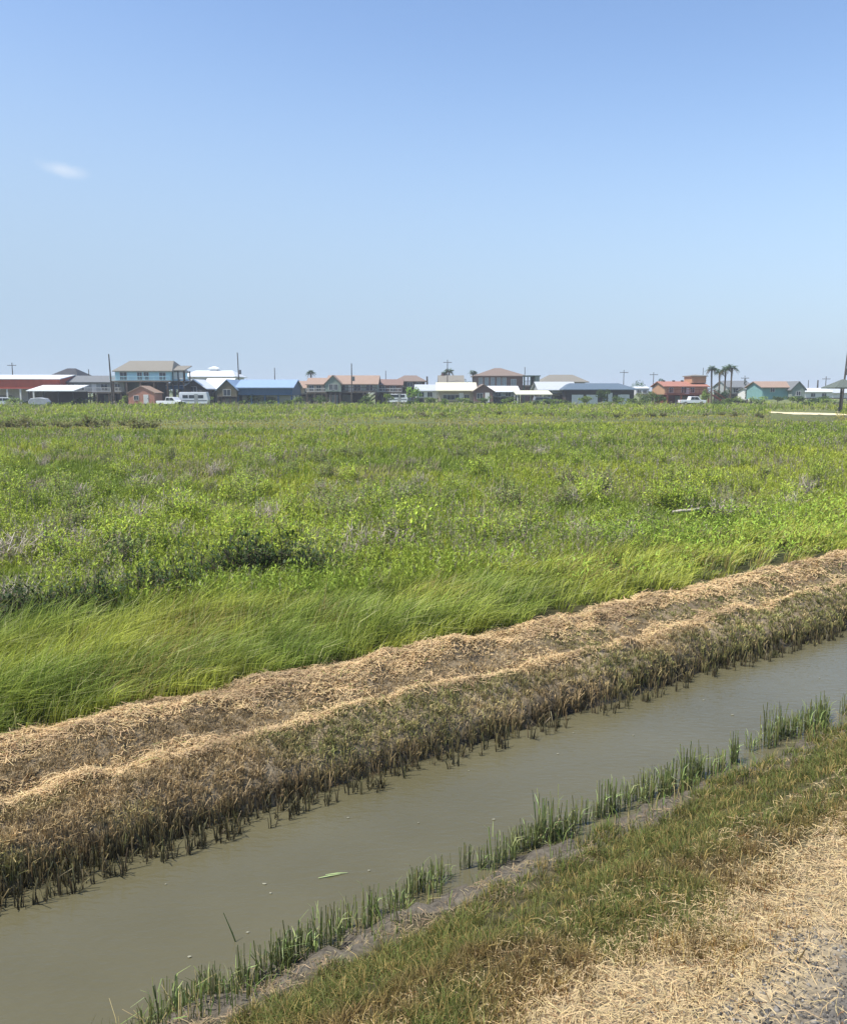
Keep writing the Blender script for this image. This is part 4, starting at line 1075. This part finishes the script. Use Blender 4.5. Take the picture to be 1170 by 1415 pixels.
pole("pole behind the grey green roof right of the palms", 1028, 519, 240, r=.12)
pole("thin pole nearest the teal house on its right", 1116, 525, 245, arm=False, r=.14)
pole("thick pole standing among the white roofs at right", 1129, 525, 240, arm=False, r=.28)
pole("lamp like pole left of the dark open shelter", 1140, 520, 232, r=.14)
pole("tall leaning pole with transformer at the right edge of the frame", 1163.5, 481, 125, .045, arm=False, trans=True, r=.15)

# ---- trees
BARK = mat('bark', lin(112, 96, 80, .7), .9, .3, 4)
def crown_mesh(n, rx, rz, zc, col, leaf, lumps=9):
    Rr = Ribbons()
    lc = rng.normal(0, .55, (lumps, 3)) * np.array([[rx, rx, rz]]) * .75
    i = rng.integers(0, lumps, n)
    P = lc[i] + unit(rng.normal(0, 1, (n, 3))) * (np.cbrt(uni(.1, 1, n)))[:, None] * np.array([[rx, rx, rz]]) * .5
    P[:, 2] += zc
    a_ = uni(0, 6.28, n); e_ = uni(-.6, 1.2, n); L = leaf * uni(.6, 1.4, n)
    d = np.stack([np.cos(a_) * np.cos(e_), np.sin(a_) * np.cos(e_), np.sin(e_)], 1) * L[:, None]
    c = tints(col, n, .3, .06) * (.7 + .6 * uni(0, 1, lumps)[i])[:, None]
    Rr.add(P - d * .5, P, P + d * .5, unit(np.stack([-np.sin(a_), np.cos(a_), uni(-1, 1, n)], 1)), L * .2, L * .6, L * .08, c, c)
    me = Rr.mesh('crown'); me.materials.append(LEAF); return me
def tree_trunk(h, r):
    b = MB(); b.tube([(0, 0, -.3), (.04, 0, h * .4), (-.03, .04, h * .8)], [r, r * .8, r * .5], 8)
    for k_ in range(4):
        a = k_ * 1.6; b.tube([(0, 0, h * (.4 + .08 * k_)), (math.cos(a) * h * .25, math.sin(a) * h * .25, h * .8)], [r * .45, r * .15], 6)
    return b
def tree(label, px, D, h, rx, col=(70, 96, 44), n=900, name='tree', cat='tree', rz=None, leaf=.28, group=None):
    g = gz_xy(Xat(px, D), D)
    root = empty(name, (Xat(px, D), D, g)); tag(root, label, cat, group)
    rz = rz or h * .33
    c = bpy.data.objects.new('crown', crown_mesh(n, rx, rz, h - rz * 1.05, lin(*col), leaf)); COL.objects.link(c); c.parent = root
    tree_trunk(h - rz * .8, .05 + h * .02).build('trunk', BARK, root)
tree("round bright green bush tree before the dark hip roofed house", 569, 178, 4.0, 1.5, (120, 150, 60))
tree("dark tree mass left of the palms behind the pale low roof", 600, 228, 5.0, 2.4, (62, 80, 52))
tree("dark tree behind the cream roof's left half", 642, 232, 5.3, 2.6, (62, 82, 58))
tree("dark bushy tree before the slate roofed house", 832, 180, 3.7, 1.3, (84, 104, 50))
tree("broad domed green tree left of the orange house", 884, 232, 5.2, 2.6, (72, 104, 52))
tree("low olive tree beside the orange house's left end", 902, 190, 2.8, 2.2, (110, 124, 64))
tree("pointed dark tree left of the orange house", 914, 226, 5.4, 1.5, (58, 84, 52))
tree("yellow green young tree before the orange house", 973, 178, 3.2, .9, (126, 146, 60), 600)
tree("dark round bush tree under the palms", 996, 184, 3.1, 1.6, (60, 82, 46))
tree("slim dark cypress right of the palms", 1033, 205, 4.7, .7, (54, 78, 44), 700, rz=1.9)
tree("grey green tree behind the teal house", 1057, 235, 5.0, 2.4, (92, 112, 76))
tree("dark bush tree at the teal house's right end", 1102, 178, 1.9, 1.6, (66, 84, 48))
tree("olive bush tree left of the dark open shelter", 1136, 176, 1.9, 2.0, (84, 104, 56))
tree("dark shrubby tree beneath the pale grey house", 112, 162, 1.5, .8, (70, 84, 50), 400)
tree("bush tree below the white carport's right post", 98, 152, 1.4, .6, (50, 66, 40), 350)
for i in range(26):
    px = random.uniform(-20, 1190); D = random.uniform(152, 172)
    tree("low bush growing at the far edge of the marsh by the houses", px, D, random.uniform(.8, 1.5), random.uniform(.7, 1.3), random.choice([(96, 112, 56), (112, 126, 62), (80, 98, 50)]), 260, name='bush', cat='bush', group="low bushes along the foot of the houses")
for px in (22, 130, 168, 290, 345, 372, 410, 440, 505, 538, 600, 640, 668, 702, 765, 808, 848, 871, 893, 909, 1012, 1022, 1046, 1078, 1100, 1124, 1142):
    tree("low bush growing at the far edge of the marsh by the houses", px + random.uniform(-4, 4), random.uniform(158, 178), random.uniform(1.5, 2.5), random.uniform(1.0, 1.9), random.choice([(104, 122, 58), (120, 138, 66), (84, 104, 52)]), 420, name='bush', cat='bush', group="low bushes along the foot of the houses")
for i in range(30):
    px = random.uniform(-30, 1200); D = random.uniform(235, 330)
    tree("distant tree showing small in a gap behind the houses", px, D, random.uniform(3.0, 5.2) , random.uniform(2, 3.5), random.choice([(88, 104, 72), (76, 96, 66)]), 350, group="distant trees behind the houses", leaf=.5)

def frond_crown(h, n=26, L=1.5):
    Rr = Ribbons()
    for k_ in range(n):
        a = uni(0, 6.28, 1)[0]; e = random.uniform(-.7, 1.25)
        m_ = 12; f = np.linspace(.15, 1, m_)
        dx = np.cos(a) * np.cos(e); dy = np.sin(a) * np.cos(e)
        px_ = np.stack([dx * L * f, dy * L * f, h + np.sin(e) * L * f - .45 * L * f ** 2.2], 1)
        col = tints(lin(78, 104, 58), m_, .3, .05) if e > -.3 else tints(lin(128, 112, 80), m_, .25, .05)
        for sgn in (-1, 1):
            d = np.stack([np.full(m_, -np.sin(a)) * sgn + dx * .8, np.full(m_, np.cos(a)) * sgn + dy * .8, uni(-.5, .1, m_)], 1)
            d = unit(d) * (L * .5 * (1.2 - f))[:, None]
            Rr.add(px_, px_ + d * .5, px_ + d, np.tile(np.array([[dx, dy, .2]]), (m_, 1)), .10, .13, .02, col * .9, col)
    me = Rr.mesh('crown'); me.materials.append(LEAF); return me
def palm(label, px, py_top, D, L=1.5, lean=0, group=None):
    h = Zat(py_top, D) - GZ0 - L * .55
    root = empty('palm_tree', (Xat(px, D), D, GZ0)); tag(root, label, 'palm tree', group)
    root.rotation_euler = (0, lean, random.uniform(0, 6))
    c = bpy.data.objects.new('crown', frond_crown(h, 30, L)); COL.objects.link(c); c.parent = root
    MB().tube([(0, 0, -.3), (.06, .02, h * .35), (.02, 0, h * .7), (0, 0, h)], [.26, .20, .18, .22], 10).build('trunk', BARK, root)
palm("leftmost palm of the tall row right of the orange house", 983, 504, 196, 1.6, -.03)
palm("short palm second in the row right of the orange house", 993, 509, 204, 1.5)
palm("third palm of the row right of the orange house", 1001, 504, 198, 1.6)
palm("tallest palm at the right end of the row by the orange house", 1009.5, 502, 196, 1.7)
palm("lone palm behind the salmon roofed house right of the blue barn", 430, 511, 226, 1.5)
palm("palm left of the pair above the olive house", 613, 513, 232, 1.3)
palm("palm right of the pair beside the tall thin pole", 620.5, 508, 232, 1.6)
palm("lone palm left of the tall brown house", 653, 511, 230, 1.5)

# ---- vehicles
def pickup(label, px, D, paint, yaw=0.0, name='pickup_truck', cat='pickup truck', suv=False):
    root = empty(name, (Xat(px, D), D, GZ0 + .02), yaw); tag(root, label, cat)
    if suv: prof = [(-2.3, .45), (2.3, .45), (2.35, .95), (1.35, 1.08), (.75, 1.7), (-2.05, 1.74), (-2.3, 1.05)]
    else: prof = [(-2.7, .5), (2.6, .5), (2.65, 1.02), (1.6, 1.12), (1.0, 1.8), (-.55, 1.82), (-.75, 1.12), (-2.7, 1.1)]
    MB().extr(prof, 'y', -.92, .92).build('body', paint, root, .06)
    if suv: wp = [[(.95, 1.12), (.55, 1.6), (-.4, 1.62), (-.4, 1.12)], [(-.5, 1.12), (-.5, 1.62), (-1.9, 1.62), (-2.0, 1.12)]]
    else: wp = [[(1.25, 1.16), (.85, 1.7), (.25, 1.72), (.25, 1.16)], [(.17, 1.16), (.17, 1.72), (-.47, 1.72), (-.58, 1.16)]]
    for q_ in wp:
        MB().extr(q_, 'y', -.935, -.90).build('window', GLASSM, root); MB().extr(q_, 'y', .90, .935).build('window', GLASSM, root)
    for wx in (-1.65, 1.65):
        for wy in (-.8, .8):
            wb = MB(); n_ = 16
            ring = [(wx + .38 * math.cos(6.2832 * i / n_), .38 + .38 * math.sin(6.2832 * i / n_)) for i in range(n_)]
            ww = wb.extr(ring, 'y', wy - .14, wy + .14).build('wheel', RUBBER, root)
            rg = [(wx + .23 * math.cos(6.2832 * i / n_), .38 + .23 * math.sin(6.2832 * i / n_)) for i in range(n_)]
            MB().extr(rg, 'y', wy - .15 if wy < 0 else wy + .141, wy - .141 if wy < 0 else wy + .15).build('rim', CHROME, ww)
    fx = 2.3 if suv else 2.6; rx = -2.3 if suv else -2.7
    for wy in (-.7, .7):
        MB().box(fx - .06, fx + .07, wy - .18, wy + .18, .75, .92).build('headlight', LAMPW, root)
        MB().box(rx - .04, rx + .06, wy - .12, wy + .12, .75, 1.0).build('tail_light', REDLAMP, root)
    MB().box(fx - .02, fx + .12, -.9, .9, .42, .58).box(rx - .12, rx + .02, -.9, .9, .42, .58).build('bumper', DARKMETAL, root)
    return root
def camper(label, px, D, L=7.0, H_=2.9, yaw=0.0, boxy=False):
    root = empty('travel_trailer', (Xat(px, D), D, GZ0), yaw); tag(root, label, 'trailer')
    h = L / 2
    MB().extr([(-h, .55), (h, .55), (h + .25, 1.3), (h - .1, H_), (-h + .15, H_), (-h, H_ - .3)], 'y', -1.2, 1.2).build('body', CARWHITE, root, .07)
    for fx in (-.55, -.1, .55): 
        MB().box(fx * h - .5, fx * h + .5, -1.23, -1.19, 1.6, 2.2).build('window', GLASSM, root)
    MB().box(.22 * h - .35, .22 * h + .35, -1.22, -1.19, .65, 2.4).build('door', W_GREY, root)
    MB().box(-h, h, -1.215, -1.201, 1.05, 1.25).build('stripe', CARGREY, root)
    for wx in (-.5, .45):
        n_ = 14; ring = [(wx + .35 * math.cos(6.2832 * i / n_), .35 + .35 * math.sin(6.2832 * i / n_)) for i in range(n_)]
        for wy in (-1.0, 1.0): MB().extr(ring, 'y', wy - .13, wy + .13).build('wheel', RUBBER, root)
    return root
pickup("white pickup truck parked before the orange house deck", 956.5, 176, CARWHITE, .05)
pickup("white pickup truck parked before the pale blue roofed carport", 236, 160, CARWHITE, -.3)
camper("white travel trailer parked between the carport and the white cottage", 268, 163, 5.2, 2.75, .06)
camper("white camper parked left of the round green bush", 549, 184, 4.0, 2.3, 0)
pickup("grey parked car beside the slate roofed house's left wall", 752, 178, CARGREY, .1, 'parked_car', 'car', True)
pickup("white car parked before the long red shed", 8, 160, CARWHITE, .2, 'parked_car', 'car', True)
def covered_boat():
    root = empty('covered_boat', (Xat(54, 152), 152, GZ0), .05); tag(root, "pale grey tarped boat on a trailer before the low white carport", "boat")
    MB().extr([(-1.6, .55), (1.5, .55), (1.75, 1.0), (1.2, 1.65), (0, 1.8), (-1.3, 1.65), (-1.75, 1.0)], 'y', -.9, .9).build('cover', TARP, root, .1)
    MB().box(-1.6, 2.4, -.4, -.3, .38, .5).box(-1.6, 2.4, .3, .4, .38, .5).build('trailer_frame', DARKMETAL, root)
    n_ = 14; ring = [(-.3 + .3 * math.cos(6.2832 * i / n_), .28 + .3 * math.sin(6.2832 * i / n_)) for i in range(n_)]
    for wy in (-.75, .75): MB().extr(ring, 'y', wy - .1, wy + .1).build('wheel', RUBBER, root)
covered_boat()

# ---- pale sand path in the right of the marsh
gu, gv_ = np.meshgrid(np.linspace(0, 1, 40), np.linspace(0, 1, 9), indexing='ij')
sx = Xat(1080 + 66 * gu, 112.0); hw = 9.5 * np.sin(np.pi * np.clip(gu, .02, .98)) ** .4 * (.75 + .5 * fbm(gu * 6, gu * 0, 131, 3))
sy = 111 + 4 * np.sin(gu * 5) * .5 + (gv_ - .5) * 2 * hw
ss_, tt_ = xy2st(sx, sy); sz_ = ground_z(ss_, tt_) + .05
vs = np.stack([sx, sy, sz_], -1).reshape(-1, 3).tolist()
fs = [(i * 9 + j, (i + 1) * 9 + j, (i + 1) * 9 + j + 1, i * 9 + j + 1) for i in range(39) for j in range(8)]
me = bpy.data.meshes.new("sand_path"); me.from_pydata(vs, [], fs); me.update()
me.materials.append(mat('pale_sand', lin(214, 200, 160), .95, .2, .6))
o = bpy.data.objects.new("sand_path", me); COL.objects.link(o)
tag(o, "pale sandy track patch at the right of the marsh", "path", kind="structure")

# ---------------------------------------------------------------- the air over the marsh
hm = bpy.data.materials.new("haze"); hm.use_nodes = True
hn, hl = hm.node_tree.nodes, hm.node_tree.links
hn.remove(hn["Principled BSDF"])
pv = hn.new("ShaderNodeVolumePrincipled")
pv.inputs["Color"].default_value = (.86, .92, 1.0, 1)
pv.inputs["Density"].default_value = .0005
hl.new(pv.outputs[0], hn["Material Output"].inputs["Volume"])
hz = MB().box(-9600, 9600, -9600, 9600, -3, 22).build("haze", hm)
tag(hz, "thin pale sea haze in the air over the whole marsh", "haze", kind="stuff")

# specks of pale scum on the water
b = MB()
for k_ in range(17):
    px, py = random.uniform(-20, 1170), 0
    s_ = 1.5 + 9 * random.random() ** 1.5; t_ = random.uniform(4.6, 5.7); x, y = st2xy(s_, t_)
    r_ = random.uniform(.005, .015); n_ = 7; a0 = random.uniform(0, 6)
    ring = [(x + r_ * random.uniform(.6, 1.3) * math.cos(a0 + 6.2832 * i / n_), y + .6 * r_ * random.uniform(.6, 1.3) * math.sin(a0 + 6.2832 * i / n_)) for i in range(n_)]
    b.raw([(p_[0], p_[1], WATER_Z + .002) for p_ in ring] + [(p_[0], p_[1], WATER_Z + .007) for p_ in ring], [tuple(range(n_))[::-1], tuple(range(n_, 2 * n_))] + [(i, (i + 1) % n_, n_ + (i + 1) % n_, n_ + i) for i in range(n_)])
tag(b.build("debris", M('pale_scum', (168, 164, 140), .7)), "small pale specks of floating debris on the ditch water", "debris", kind="stuff")
